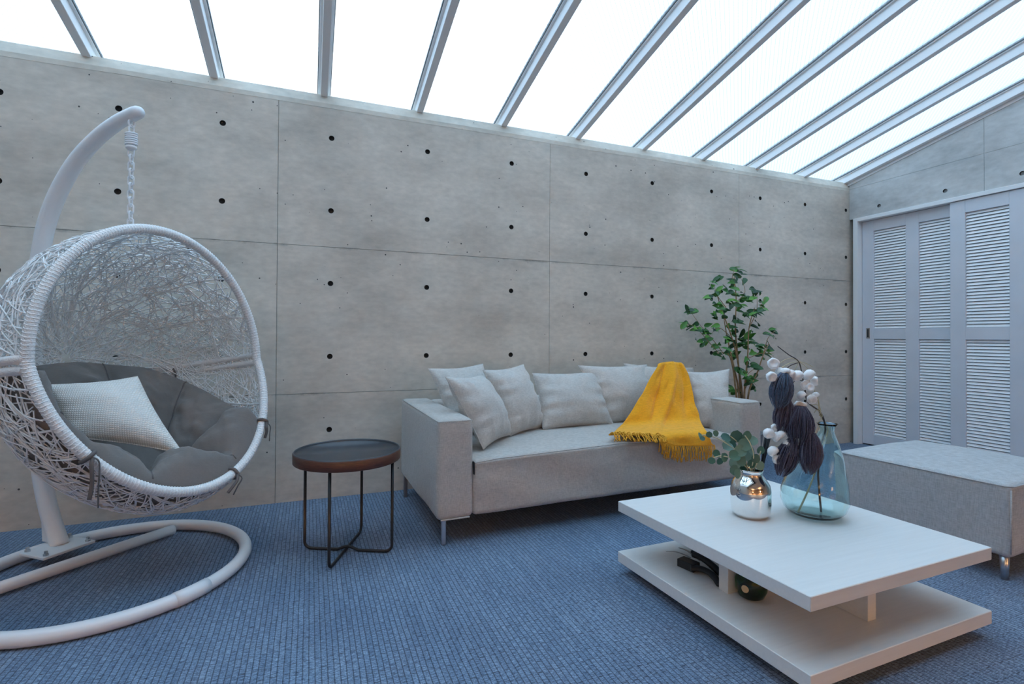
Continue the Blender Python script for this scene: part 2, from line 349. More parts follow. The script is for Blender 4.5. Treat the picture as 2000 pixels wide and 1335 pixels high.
def spline(pts, n=8, closed=False):
    pts = [Vector(p) for p in pts]; m = len(pts); out = []
    for i in range(m if closed else m-1):
        if closed: a, b, c, d = pts[i-1], pts[i], pts[(i+1) % m], pts[(i+2) % m]
        else: a, b, c, d = pts[max(i-1, 0)], pts[i], pts[i+1], pts[min(i+2, m-1)]
        for k in range(n):
            t = k/n; out.append(0.5*((2*b)+(c-a)*t+(2*a-5*b+4*c-d)*t*t+(3*b-a-3*c+d)*t**3))
    if not closed: out.append(pts[-1])
    return out
def lathe(prof, segs=32, center=None):
    """prof: (r, z[, dx, dy]); r=0 closes"""
    V, F, rows = [], [], []
    for q in prof:
        r, z = q[0], q[1]; dx, dy = (q[2], q[3]) if len(q) > 2 else (0, 0)
        if r <= 1e-6: rows.append([len(V)]); V.append(Vector((dx, dy, z)))
        else:
            rows.append(list(range(len(V), len(V)+segs)))
            for k in range(segs):
                a = 2*math.pi*k/segs; V.append(Vector((dx+r*math.cos(a), dy+r*math.sin(a), z)))
    for A, B in zip(rows, rows[1:]):
        for k in range(segs):
            k2 = (k+1) % segs
            if len(A) == 1 and len(B) == 1: continue
            if len(A) == 1: F.append((A[0], B[k2], B[k]))
            elif len(B) == 1: F.append((A[k], A[k2], B[0]))
            else: F.append((A[k], A[k2], B[k2], B[k]))
    if center: V = [v+Vector(center) for v in V]
    return V, F
def rbox(x0, x1, y0, y1, z0, z1, r, nin=8, nr=4):
    """rounded box with an inner grid, so it can be creased and sagged"""
    h = Vector(((x1-x0)/2, (y1-y0)/2, (z1-z0)/2)); c = Vector(((x0+x1)/2, (y0+y1)/2, (z0+z1)/2))
    def axis(L):
        a = [-L+r*(1-math.cos(math.pi/2*i/nr)) for i in range(nr)]
        k = max(2, int(nin))
        b = [-L+r+(2*L-2*r)*i/k for i in range(k+1)]
        return a+b+[-x for x in reversed(a)]
    ax = [axis(h[i]) for i in range(3)]; idx = {}; V, F = [], []
    def vid(p):
        key = tuple(round(q, 5) for q in p)
        if key not in idx:
            i = Vector([max(-h[k]+r, min(h[k]-r, p[k])) for k in range(3)]); d = Vector(p)-i
            idx[key] = len(V); V.append(c+i+(d.normalized()*r if d.length > 1e-9 else d))
        return idx[key]
    for k in range(3):
        a, b = (k+1) % 3, (k+2) % 3
        for s in (-1, 1):
            for i in range(len(ax[a])-1):
                for j in range(len(ax[b])-1):
                    q = []
                    for di, dj in ((0, 0), (1, 0), (1, 1), (0, 1)):
                        p = [0, 0, 0]; p[k] = s*h[k]; p[a] = ax[a][i+di]; p[b] = ax[b][j+dj]; q.append(vid(p))
                    q = list(dict.fromkeys(q))
                    if len(q) > 2: F.append(tuple(q if s > 0 else q[::-1]))
    return V, F
def basis(o, x, y, z):
    return Matrix(((x[0], y[0], z[0], o[0]), (x[1], y[1], z[1], o[1]), (x[2], y[2], z[2], o[2]), (0, 0, 0, 1)))

# ------------------------------------------------------------------ the room
XR = 4.984; XL = -2.75; YB = -7.6; YS = -3.5; SL = 0.225
def zr(y): return 2.556-SL*y
fl = obj('floor', box(XL, XR+.3, YB, .05, -0.05, 0), 'carpet'); tag(fl, 'blue grey woven strip carpet covering the floor', kind='structure')

def cell(a0, a1, b0, b1, holes, place):
    """flat rectangle (a,b) with one round hole (or none); place(a,b)->Vector"""
    if not holes:
        return [place(a0, b0), place(a1, b0), place(a1, b1), place(a0, b1)], [(0, 1, 2, 3)]
    ha, hb, r = holes
    out = []
    for (p, q) in (((a0, b0), (a1, b0)), ((a1, b0), (a1, b1)), ((a1, b1), (a0, b1)), ((a0, b1), (a0, b0))):
        for k in range(5): out.append((p[0]+(q[0]-p[0])*k/5, p[1]+(q[1]-p[1])*k/5))
    n = len(out); V = [place(*p) for p in out]
    for p in out:
        an = math.atan2(p[1]-hb, p[0]-ha); V.append(place(ha+r*math.cos(an), hb+r*math.sin(an)))
    F = [(k, (k+1) % n, n+(k+1) % n, n+k) for k in range(n)]
    return V, F
HR = 0.0165
cup_prof = [(HR, 0.0), (HR*.97, -.016), (HR*.45, -.017), (HR*.35, -.0145), (0, -.0145)]
cup_mesh = mesh('tie_hole', lathe(cup_prof, 16), 'hole_dark', True)
wb = obj('wall_back', box(XL, XR+.3, .018, .3, 0, 2.47), 'cavity'); tag(wb, 'exposed concrete back wall with tie holes and formwork joints', kind='structure')
J = 0.0011
def back_panel(xs, zs, hx, hz):
    P = lambda a, b: Vector((a, 0, b)); parts = []; pts = []
    for i in range(len(hx)):
        for j in range(len(hz)):
            a0, a1, b0, b1 = xs[i], xs[i+1], zs[j], zs[j+1]
            if i == 0: a0 += J
            if i == len(hx)-1: a1 -= J
            if j == 0 and zs[0] > 0: b0 += J
            if j == len(hz)-1: b1 -= J
            parts.append(cell(a0, a1, b0, b1, (hx[i], hz[j], HR), P)); pts.append((hx[i], hz[j]))
    x0, x1, z0, z1 = xs[0]+J, xs[-1]-J, zs[0]+(J if zs[0] > 0 else 0), zs[-1]-J
    rim = [(x0, z0), (x1, z0), (x1, z1), (x0, z1)]
    V = [P(*p) for p in rim]+[P(*p)+Vector((0, .005, 0)) for p in rim]
    parts.append((V, [(k, (k+1) % 4, 4+(k+1) % 4, 4+k) for k in range(4)]))
    pn = obj('concrete_panel', join(*parts), 'concrete', wb)
    for a, b in pts:
        obj('tie_hole', cup_mesh, None, pn, mtx=basis((a, 0.0, b), (1, 0, 0), (0, 0, 1), (0, -1, 0)))
xcols = [([-2.75, -2.25, -1.75, -1.53], [-2.5, -2.0, -1.64]), ([-1.53, -1.033, -.54, 0], [-1.282, -.786, -.292])]
for k in range(2): xcols.append(([1.8*k, 1.8*k+.6, 1.8*k+1.2, 1.8*k+1.8], [1.8*k+.3, 1.8*k+.9, 1.8*k+1.5]))
xcols.append(([3.6, 4.117, 4.66, 5.25], [3.843, 4.391, 4.936]))
zrows = [([0, .643], [.418]), ([.643, 1.093, 1.543], [.868, 1.318]), ([1.543, 1.993, 2.405], [1.768, 2.218])]
for xs, hx in xcols:
    for zs, hz in zrows: back_panel(xs, zs, hx, hz)
V = []
for x in [XL+i*0.25 for i in range(int((XR+.3-XL)/.25)+2)]:
    k = noise.noise(Vector((x*2.1, 3, 1)))*.006
    V += [(x, .013, 2.398+k), (x, -.001, 2.402+k), (x, .0, 2.43+k*.5), (x, .024, 2.489), (x, .2, 2.489)]
n = len(V)//5
F = [(i*5+j, (i+1)*5+j, (i+1)*5+j+1, i*5+j+1) for i in range(n-1) for j in range(4)]
tag(obj('trim_1', (V, F), 'concrete_mortar'), 'pale mortar strip along the top of the concrete wall', kind='structure')

# right wall: concrete above the sliding doors, door opening below
HZ = 2.128
wr = obj('wall_right', join(box(XR+.012, XR+.3, YB, -3.55, 0, 2.6), box(XR+.25, XR+.3, -3.55, 0.3, 0, HZ),
    ([(XR+.012, .3, HZ), (XR+.012, -3.55, HZ), (XR+.012, -3.55, zr(-3.55)), (XR+.012, .3, zr(.3)), (XR+.3, .3, HZ), (XR+.3, -3.55, HZ), (XR+.3, -3.55, zr(-3.55)), (XR+.3, .3, zr(.3))],
     [(0, 1, 2, 3), (4, 7, 6, 5), (0, 4, 5, 1), (3, 2, 6, 7), (1, 5, 6, 2)]), box(XR+.012, XR+.3, YB, -3.55, 2.6, zr(-3.55)), ([(x, y, z) for x in (XR+.012, XR+.3) for y, z in ((-3.55, zr(-3.55)), (YS, zr(-3.55)), (YS, zr(YS)))], [(0, 1, 2), (3, 5, 4), (0, 2, 5, 3)])), 'cavity')
tag(wr, 'pale concrete side wall above the louvred sliding doors', kind='structure')
PR = lambda a, b: Vector((XR, -a, b))
def slant(a0, a1, b0):
    return [PR(a0, b0), PR(a1, b0), PR(a1, zr(-a1)-.02), PR(a0, zr(-a0)-.02)], [(0, 1, 2, 3)]
for k in range(4):
    a0 = 0 if k == 0 else 1.05+.9*(k-1); a1 = 1.05+.9*k; am = (a0+a1)/2
    hs = [.275, .792] if k == 0 else [a0+.225, a0+.675]
    parts = [cell(a0+J, am, HZ, 2.42-J, (hs[0], 2.20, HR), PR), cell(am, a1-J, HZ, 2.42-J, (hs[1], 2.20, HR), PR)]
    q = [(a0+J, HZ), (a1-J, HZ), (a1-J, 2.42-J), (a0+J, 2.42-J)]
    parts.append(([PR(*p) for p in q]+[PR(*p)+Vector((.013, 0, 0)) for p in q], [(i, (i+1) % 4, 4+(i+1) % 4, 4+i) for i in range(4)]))
    pn = obj('concrete_panel', join(*parts), 'concrete_pale', wr)
    for h in hs: obj('tie_hole', cup_mesh, None, pn, mtx=basis((XR, -h, 2.20), (0, -1, 0), (0, 0, 1), (-1, 0, 0)))
    q = slant(a0+J, a1-J, 2.42+J*.5)
    obj('concrete_panel', join(q, (q[0]+[v+Vector((.013, 0, 0)) for v in q[0]], [(i, (i+1) % 4, 4+(i+1) % 4, 4+i) for i in range(4)])), 'concrete_pale', wr)
# casing of the door opening
cs = obj('trim_2', join(bbox(XR-.012, XR+.25, -.085, -.043, 0, HZ, .002), bbox(XR-.012, XR+.25, -3.5, -.085, HZ-.032, HZ, .002)), 'casing_paint')
tag(cs, 'white casing around the sliding door opening', kind='structure')
tag(obj('wall_left', box(XL-.2, XL, YB, .3, 0, 4.0), 'plaster'), 'plaster wall at the far left of the room', kind='structure')
tag(obj('wall_front', box(XL-.2, XR+.3, YB-.2, YB, 0, 2.7), 'warm_wall'), 'warm brown wall behind the viewer', kind='structure')
tag(obj('ceiling', join(box(XL-.2, XR+.3, YB-.2, YS, 2.6, 2.75), box(XL-.2, XR+.3, YS-.15, YS, 2.6, zr(YS)+.1)), 'plaster'), 'plaster ceiling behind the glass roof', kind='structure')

# louvred sliding doors
def sliding_door(name, y0, xface, label, handle):
    """y0: edge nearest the corner; door runs towards -y"""
    d = thing(name, (xface, y0-.425, 0), label, None, kind='structure')
    st, lv, th = .103, .2725, .034
    zb, zt = .012, HZ-.036
    z_l = [(.103, .99), (1.085, 1.993)]
    y = y0
    ys = []
    for k in range(3):
        obj('stile', bbox(xface, xface+th, y-st, y, zb, zt, .0015, 1), 'door_paint', d)
        y -= st
        if k < 2: ys.append((y-lv, y)); y -= lv
    for a, b in ys:
        for z0, z1 in ((zb, .103), (.99, 1.085), (1.993, zt)):
            obj('rail', bbox(xface+.0005, xface+th, a, b, z0, z1, .0015, 1), 'door_paint', d)
    pitch = .0253
    L = lv+.004
    v, f = box(-.0028, .0028, -L/2, L/2, -.0107, .0107)
    sm = mesh('slat', (v, f), 'louver_paint_lit')
    for a, b in ys:
        for z0, z1 in z_l:
            n = round((z1-z0)/pitch)
            for i in range(n):
                z = z0+(z1-z0)*(i+.5)/n
                obj('slat', sm, None, d, mtx=Matrix.Translation((xface+.019, (a+b)/2, z)) @ Matrix.Rotation(math.radians(30), 4, 'Y'))
    # dark backing is the closet behind, part of the opening
    if handle:
        h = obj('handle', bbox(xface-.002, xface+.004, y0-.068, y0-.036, .995, 1.092, .001, 1), 'steel_dark', d)
        obj('finger_recess', bbox(xface-.0026, xface+.002, y0-.059, y0-.045, 1.006, 1.081, .001, 1), 'black_metal', h)
        h['label'] = 'dark metal recessed pull handle'
    return d
sliding_door('door_1', -.088, XR+.052, 'rear pale louvred sliding door with a recessed pull beside the corner', True)
sliding_door('door_2', -.822, XR+.004, 'front pale louvred sliding door overlapping the one beside it', False)
sliding_door('door_3', -1.62, XR+.052, 'third louvred sliding door further along the wall', False)

# glass roof
rf = thing('window_1', (1.1, -1.9, 2.9), 'sloping wired glass roof carried by pale metal rafters', None, kind='structure')
slope_dir = Vector((0, -1, SL)).normalized(); up_n = Vector((0, SL, 1)).normalized()
Lr = (-YS+.24)/abs(slope_dir.y)
rc = [.255+.5955*k for k in range(-5, 8)]+[4.955]
def raf_mtx(x): return basis(Vector((x, .24, zr(.24))), (1, 0, 0), slope_dir, up_n)
rp = mesh('rafter', join(bbox(-.021, .021, 0, Lr, -.072, -.010, .002, 1), bbox(-.036, .036, 0, Lr, -.012, .0, .0015, 1)), 'rafter_paint')
gp = mesh('gasket', join(box(-.040, -.030, 0, Lr, -.006, .012), box(.030, .040, 0, Lr, -.006, .012)), 'gasket')
cp = mesh('cap_rail', bbox(-.032, .032, 0, Lr, .012, .03, .002, 1), 'rafter_paint')
for x in rc:
    r_ = obj('rafter', rp, None, rf, mtx=raf_mtx(x))
    obj('gasket', gp, None, r_, mtx=raf_mtx(x)); obj('cap_rail', cp, None, r_, mtx=raf_mtx(x))
pms = {}
for a, b in zip(rc, rc[1:]):
    w_ = round((b-a)/2-.03, 4)
    if w_ not in pms: pms[w_] = mesh('glass_pane', box(-w_, w_, 0, Lr, .001, .009), 'wired_glass')
    obj('glass_pane', pms[w_], None, rf, mtx=raf_mtx((a+b)/2))
obj('edge_trim', bbox(.022, .0285, 0, Lr, -.098, .0, .001, 1), 'casing_paint', rf, mtx=raf_mtx(rc[-1]))

# warm floor lamps standing in the room behind the viewer
for x, y, wh in ((-1.2, -6.3, 'left'), (2.6, -6.6, 'right')):
    t = thing('floor_lamp', (x, y, 0), 'warm floor lamp with a drum shade at the '+wh+' end of the brown wall', 'lamp', 'warm floor lamps')
    obj('lamp_base', lathe([(0, 0), (.15, 0), (.15, .02), (.02, .03), (0, .03)], 24, (x, y, 0)), 'black_metal', t, True)
    obj('pole', tube([(x, y, .02), (x, y, 1.35)], .011, 10), 'black_metal', t, True)
    obj('shade', lathe([(.20, 1.18), (.16, 1.48)], 28, (x, y, 0)), 'lamp_shade', t, True)
    obj('bulb', lathe([(0, 1.40), (.03, 1.38), (.035, 1.35), (.015, 1.31), (0, 1.31)], 14, (x, y, 0)), 'lamp_glow', t, True)
    ld = bpy.data.lights.new('warm_lamp', 'POINT'); ld.shadow_soft_size = .06; ld.energy = LAMP_W; ld.color = (1.0, .60, .32)
    lo = bpy.data.objects.new('warm_lamp', ld); col.objects.link(lo); lo.matrix_basis = Matrix.Translation((x, y, 1.26)); attach(lo, t)

# ------------------------------------------------------------------ sofa
SO = Vector((.742, -.992, 0)); SA = math.radians(1.3)
SM = Matrix.Translation(SO) @ Matrix.Rotation(SA, 4, 'Z')
SW, SD, SH, AW = 2.085, .90, .602, .182
sofa = thing('sofa', SM @ Vector((SW/2, SD/2, 0)), 'long light grey linen sofa with square arms on thin metal legs', 'sofa', rz=SA)
def fold(vf, amp, sc, seed):
    V = []
    for v in vf[0]:
        q = Vector((v.x*sc, v.y*sc, v.z*sc+seed)); V.append(v+Vector(noise.noise_vector(q))*amp)
    return V, vf[1]
def sofa_part(name, vf, amp=.004, sc=5, seed=0):
    return obj(name, xform(fold(vf, amp, sc, seed), SM), 'linen', sofa, True)
a1 = sofa_part('arm', rbox(0, AW, 0, SD, .128, SH, .028, 10, 4), .004, 5, 1)
a2 = sofa_part('arm', rbox(SW-AW, SW, 0, SD, .133, SH, .028, 10, 4), .004, 5, 2)
bk = sofa_part('backrest', rbox(AW-.01, SW-AW+.01, SD-.13, SD-.005, .14, SH-.01, .03, 10, 4), .004, 5, 3)
sv, sf = rbox(AW-.004, SW-AW+.004, .006, SD-.10, .132, .395, .024, 34, 4)
sv2 = []
for v in sv:
    u = (v.x-AW)/(SW-2*AW); w = max(0, min(1, v.y/.72)); v = v.copy()
    if v.z > .33: v.z += .034*math.sin(math.pi*max(0, min(1, u)))**.6*(.55+.45*w)*((v.z-.33)/.065)
    if v.y < .05:
        fz = (v.z-.13)/.27
        v.y += .006*math.sin(v.x*9+fz*4)*math.sin(math.pi*max(0, min(1, fz)))
        if v.z < .16: v.z += .003*noise.noise(Vector((v.x*5, 0, 0)))
        # drawn folds of the loose cover
        v.y -= .008*math.exp(-((v.x-1.03-(fz-.75)*.45)/.035)**2)*math.exp(-((fz-.78)/.16)**2)
    sv2.append(v)
st = sofa_part('seat', (sv2, sf), .003, 4, 5)
def seam(pts, parent, mat='linen', r=.0028): return obj('seam', tube([SM @ Vector(p) for p in pts], r, 6), mat, parent, True)
seam([(AW+.004, -.003, .388), (AW+.12, -.004, .399), (SW/2, -.004, .418), (SW-AW-.12, -.004, .402), (SW-AW-.004, -.003, .388)], st)
for x0, par in ((0, a1), (SW-AW, a2)):
    seam([(x0+.006, SD-.03, SH-.006), (x0+.004, .03, SH-.007), (x0+.008, .006, SH-.010), (x0+.03, .002, SH-.008), (x0+AW-.03, .002, SH-.008), (x0+AW-.006, .006, SH-.010)], par, r=.0022)
    seam([(x0+.02, .004, .132), (x0+AW-.02, .004, .132)], par, r=.004)
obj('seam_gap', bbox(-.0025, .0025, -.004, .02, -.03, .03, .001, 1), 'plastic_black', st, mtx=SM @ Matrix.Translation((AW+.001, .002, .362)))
for x, y in ((.046, .05), (SW-.046, .05), (.02, SD-.06), (SW-.02, SD-.06)):
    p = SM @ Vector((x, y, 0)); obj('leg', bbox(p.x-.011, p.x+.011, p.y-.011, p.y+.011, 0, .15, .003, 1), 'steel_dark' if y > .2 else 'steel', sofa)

# ------------------------------------------------------------------ loose sofa cushions
def pillow(name, quad, nrm, puff, mat, label, cat, group=None, seed=0, n=30, back=.75, pin=.055, crease=1.0, piping=True):
    TL, TR, BR, BL = quad; V, F = [], []; edge = []
    ctr = (TL+TR+BR+BL)/4; size = ((TR-TL).length+(TL-BL).length)/2
    def base(u, v):
        k1 = pin*math.sin(math.pi*v); k2 = pin*math.sin(math.pi*u)
        uu = .5+(u-.5)*(1-2*k1*.9); vv = .5+(v-.5)*(1-2*k2*.9)
        return (TL*(1-uu)+TR*uu)*(1-vv)+(BL*(1-uu)+BR*uu)*vv
    for side in (1, -1):
        for j in range(n+1):
            for i in range(n+1):
                u, v = i/n, j/n
                p = base(u, v); e_ = max(0.0, math.sin(math.pi*u)*math.sin(math.pi*v))
                h = puff*(e_**.5)*(1 if side > 0 else back)
                h *= 1+.10*noise.noise(Vector((u*3+seed, v*3, seed*.7)))
                # pull folds running in from the seams
                du, dv = min(u, 1-u), min(v, 1-v)
                w = math.exp(-du*7)*math.sin(v*26+seed*2+noise.noise(Vector((v*5, seed, 0)))*3)+math.exp(-dv*7)*math.sin(u*24+seed*3+noise.noise(Vector((u*5, seed, 1)))*3)
                h += crease*puff*.055*w*min(1, e_*6)
                if du < 1e-6 or dv < 1e-6: h = 0.0015
                V.append(p+nrm*h*side)
    s = (n+1)*(n+1)
    for side in range(2):
        for j in range(n):
            for i in range(n):
                a = side*s+j*(n+1)+i; q = (a, a+1, a+n+2, a+n+1); F.append(q if side else q[::-1])
    per = [(i, 0) for i in range(n)]+[(n, j) for j in range(n)]+[(n-i, n) for i in range(n)]+[(0, n-j) for j in range(n)]
    ids = [j*(n+1)+i for i, j in per]
    for k in range(len(ids)):
        a, b = ids[k], ids[(k+1) % len(ids)]; F.append((a, b, b+s, a+s))
    o = obj(name, (V, F), mat, None, True)
    tag(o, label, cat, group)
    if piping: obj('seam', tube([base(i/n, j/n) for i, j in per], .0028, 5, closed=True), mat, o, True)
    return o
def quad_px(px, anchor, yaw, lean):
    y_, l_ = math.radians(yaw), math.radians(lean)
    n_ = Vector((math.sin(y_)*math.cos(l_), -math.cos(y_)*math.cos(l_), math.sin(l_)))
    return [at_plane(x, y, anchor, n_) for x, y in px], n_
G = 'loose linen cushions on the sofa'
CUSH = [
 ([(839, 721), (942, 712), (985, 838), (885, 845)], (1.14, -.42, .44), 14, 20, .075, 'grey linen cushion at the back behind the cushion leaning on the left sofa arm'),
 ([(872, 737), (943, 733), (998, 846), (944, 874)], (1.085, -.77, .425), 45, 25, .085, 'grey linen cushion leaning against the left sofa arm, foremost of all'),
 ([(945, 724), (1022, 713), (1063, 834), (997, 848)], (1.36, -.53, .43), 30, 20, .085, 'grey linen cushion with a raised top corner, third from the left arm'),
 ([(1042, 730), (1164, 726), (1197, 829), (1062, 836)], (1.77, -.46, .43), 6, 22, .08, 'grey linen cushion standing upright in the middle of the sofa'),
 ([(1132, 715), (1262, 713), (1282, 822), (1186, 826)], (2.13, -.40, .43), 4, 18, .075, 'grey linen cushion left of the yellow throw, partly behind the middle cushion'),
 ([(1221, 711), (1352, 719), (1385, 820), (1262, 828)], (2.42, -.36, .43), -4, 16, .06, 'grey linen cushion hidden under the yellow throw with only its corners showing'),
 ([(1338, 727), (1423, 722), (1424, 838), (1356, 832)], (2.60, -.67, .43), -18, 22, .065, 'grey linen cushion against the right sofa arm beside the yellow throw'),
]
for k, (px, an, yw, ln, pf, lb) in enumerate(CUSH):
    q, nn = quad_px(px, Vector(an), yw, ln)
    c_ = sum(q, Vector())/4; q = [c_+(v-c_)*1.03 for v in q]
    pillow('linen_cushion', q, nn, pf*1.22, 'linen_cushion', lb, 'cushion', G, seed=k*3.7+1, pin=.042, crease=1.9)

# ------------------------------------------------------------------ yellow throw
def throw():
    S_TOP = .448; YF = -1.012+.02
    cp = Vector((2.45, -.735, .445)); l_ = math.radians(27); cn = Vector((-.10, -math.cos(l_), math.sin(l_))).normalized()
    def hit(x, y):
        d = ray(x, y)
        ts = []
        pf = at_y(x, y, -1.000+(at_y(x, y, -1).x-.742)*math.tan(SA)); 
        if pf.z <= S_TOP: return pf
        ps = at_z(x, y, S_TOP); pc = at_plane(x, y, cp, cn)
        return ps if (ps-CAM).length < (pc-CAM).length else pc
    left = [(1284, 713), (1272, 728), (1262, 748), (1250, 770), (1236, 792), (1222, 813), (1207, 832), (1194, 845), (1188, 851)]
    right = [(1333, 713), (1347, 732), (1352, 756), (1357, 778), (1362, 798), (1369, 818), (1379, 838), (1389, 856), (1393, 869)]
    hem = [(1188, 851), (1214, 849), (1240, 852), (1262, 853), (1283, 852), (1297, 866), (1318, 871), (1345, 871), (1370, 872), (1393, 869)]
    NU, NV = 44, 46
    def lerp_list(L, t):
        k = t*(len(L)-1); i = min(int(k), len(L)-2); f = k-i
        return (L[i][0]*(1-f)+L[i+1][0]*f, L[i][1]*(1-f)+L[i+1][1]*f)
    P = []
    for j in range(NV+1):
        v = j/NV; row = []
        a, b = lerp_list(left, v), lerp_list(right, v)
        for i in range(NU+1):
            u = i/NU
            x = a[0]*(1-u)+b[0]*u; y = a[1]*(1-u)+b[1]*u
            hx, hy = lerp_list(hem, u); yy = left[-1][1]*(1-u)+right[-1][1]*u
            w = v**2.2
            y += (hy-yy)*w; x += (hx-(left[-1][0]*(1-u)+right[-1][0]*u))*w
            if v < .12: y -= 5*math.sin(math.pi*u)*(1-v/.12)
            row.append(hit(x, y))
        P.append(row)
    for it in range(14):
        Q = [r[:] for r in P]
        for j in range(1, NV):
            for i in range(NU+1):
                nb = [P[j-1][i], P[j+1][i]]+([P[j][i-1]] if i else [])+([P[j][i+1]] if i < NU else [])
                Q[j][i] = P[j][i]*.5+sum(nb, Vector())/len(nb)*.5
        P = Q
    # folds fanning down from the shoulder
    for j in range(NV+1):
        for i in range(NU+1):
            u, v = i/NU, j/NV
            a = .034*math.exp(-((u-.28-.10*v)/.045)**2)*math.sin(math.pi*min(1, v*1.15))
            b = .028*math.exp(-((u-.62+.25*v)/.06)**2)*math.sin(math.pi*v)
            c_ = .022*math.exp(-((u-.82)/.05)**2)*math.exp(-((v-.4)/.2)**2)
            nz = .022*noise.noise(Vector((u*4, v*4, 3)))+.006*noise.noise(Vector((u*11, v*9, 7)))
            P[j][i] = P[j][i]+cn*(a*(-.6)+b-c_+nz*.9+.008)
    # tuck over the top and down behind the cushion
    rows = []
    for k in range(5, 0, -1):
        rows.append([p+(p-CAM).normalized()*(.016*k)+Vector((0, 0, -.006*k*k)) for p in P[0]])
    P = rows+P
    nr = len(P); V = [p for r in P for p in r]; F = []
    for j in range(nr-1):
        for i in range(NU): F.append((j*(NU+1)+i, j*(NU+1)+i+1, (j+1)*(NU+1)+i+1, (j+1)*(NU+1)+i))
    t = thing('throw_blanket', (2.35, -.7, .44), 'yellow fringed cotton throw draped over the sofa cushions and seat', 'blanket')
    c = obj('cloth', (V, F), 'throw_cotton', t, True)
    md = c.modifiers.new('thick', 'SOLIDIFY'); md.thickness = .006; md.offset = 1
    rnd = random.Random(5); parts = []
    last = P[-1]; prev = P[-4]
    for k in range(92):
        s = k/91*NU; i = min(int(s), NU-1); f = s-i
        p = last[i]*(1-f)+last[i+1]*f; q = prev[i]*(1-f)+prev[i+1]*f
        d = (p-q).normalized(); hang = p.z < .437
        if hang:
            L_ = .083*rnd.uniform(.85, 1.1); pts = [p+cn*.004, p+Vector((rnd.uniform(-.004, .004), -.012, -.02)), p+Vector((rnd.uniform(-.008, .008), -.014, -L_*.6)), p+Vector((rnd.uniform(-.014, .014), -.012, -L_))]
        else:
            L_ = .085*rnd.uniform(.8, 1.1); sd = Vector((rnd.uniform(-.035, .02), -1, 0)).normalized()
            drop = 0
            pts = [p+Vector((0, 0, .004)), p+sd*L_*.35+Vector((rnd.uniform(-.01, .01), 0, .016+rnd.uniform(-.006, .008))), p+sd*L_*.7+Vector((rnd.uniform(-.015, .015), 0, .006)), p+sd*L_+Vector((rnd.uniform(-.02, .02), 0, -.016))]
            for z in pts: 
                if z.z < .434 and z.y > -.97: z.z = .434
        parts.append(tube(spline(pts, 4), lambda s: .0028*(1.0+.35*math.sin(s*40)), 5))
    fr = obj('fringe', join(*parts), 'throw_fringe', t, True); fr['kind'] = 'stuff'; fr['label'] = 'knotted ochre fringe'
throw()

# ------------------------------------------------------------------ ottoman
oa = math.atan2(.02, .70)
OM = Matrix.Translation((2.842, -2.155, 0)) @ Matrix.Rotation(math.radians(3.6), 4, 'Z')
ott = thing('ottoman', OM @ Vector((.36, .35, 0)), 'low square grey tweed ottoman on short metal legs beside the louvred doors', 'ottoman', rz=math.radians(3.6))
ov, of = rbox(0, .73, 0, .71, .10, .398, .022, 14, 4)
ov2 = []
for v in ov:
    v = v.copy()
    if v.z > .37: v.z += .016*math.sin(math.pi*max(0, min(1, v.x/.73)))**.5*math.sin(math.pi*max(0, min(1, v.y/.71)))**.5
    ov2.append(v)
ob = obj('body', xform(fold((ov2, of), .003, 5, 9), OM), 'ottoman_tweed', ott, True)
for pts in ([(.002, .002, .12), (-.001, -.001, .38)], [(-.001, .69, .392), (-.001, .02, .392), (.02, -.001, .392), (.71, -.001, .392)]):
    obj('seam', tube([OM @ Vector(p) for p in pts], .003, 6), 'ottoman_tweed', ob, True)
for x, y in ((.035, .035), (.695, .035), (.035, .675), (.695, .675)):
    p = OM @ Vector((x, y, 0)); obj('leg', lathe([(0, 0), (.012, 0), (.017, .108), (0, .108)], 16, (p.x, p.y, 0)), 'steel', ott, True)

# ------------------------------------------------------------------ coffee table
TZ = .30
tL, tF, tR = at_z(1203, 978, TZ), at_z(1582, 1162, TZ), at_z(1942, 1068, TZ)
tu = math.radians(.9); tv = math.radians(92.4)
U_ = Vector((math.cos(tu), math.sin(tu), 0)); V_ = Vector((math.cos(tv), math.sin(tv), 0))
ctr = (tL+tR)/2; TS = .868
TO = ctr-U_*TS/2-V_*TS/2
TM = basis(TO-Vector((0, 0, TZ)), U_, V_, (0, 0, 1))
ctab = thing('coffee_table', TM @ Vector((TS/2, TS/2, 0)), 'low square white wood coffee table with a lower shelf', 'table', rz=tu)
for nm, z0, z1 in (('table_top', TZ-.042, TZ), ('lower_shelf', .045, .089)):
    obj(nm, xform(bbox(0, TS, 0, TS, z0, z1, .0018, 1), TM), 'table_white', ctab)
def panel(x0, x1, y0, y1): obj('support_panel', xform(bbox(x0, x1, y0, y1, .089, TZ-.042, .0012, 1), TM), 'table_white', ctab)
panel(TS/2-.02, TS/2+.02, .112, TS-.112)
panel(.14, TS/2-.02, TS/2-.02, TS/2+.022); panel(TS/2+.02, TS-.14, TS/2-.02, TS/2+.022)
for x, y in ((.09, .09), (TS-.09, .09), (.09, TS-.09), (TS-.09, TS-.09)):
    p = TM @ Vector((x, y, 0)); obj('foot', lathe([(0, 0), (.022, 0), (.024, .046), (0, .046)], 14, (p.x, p.y, 0)), 'plastic_black', ctab, True)

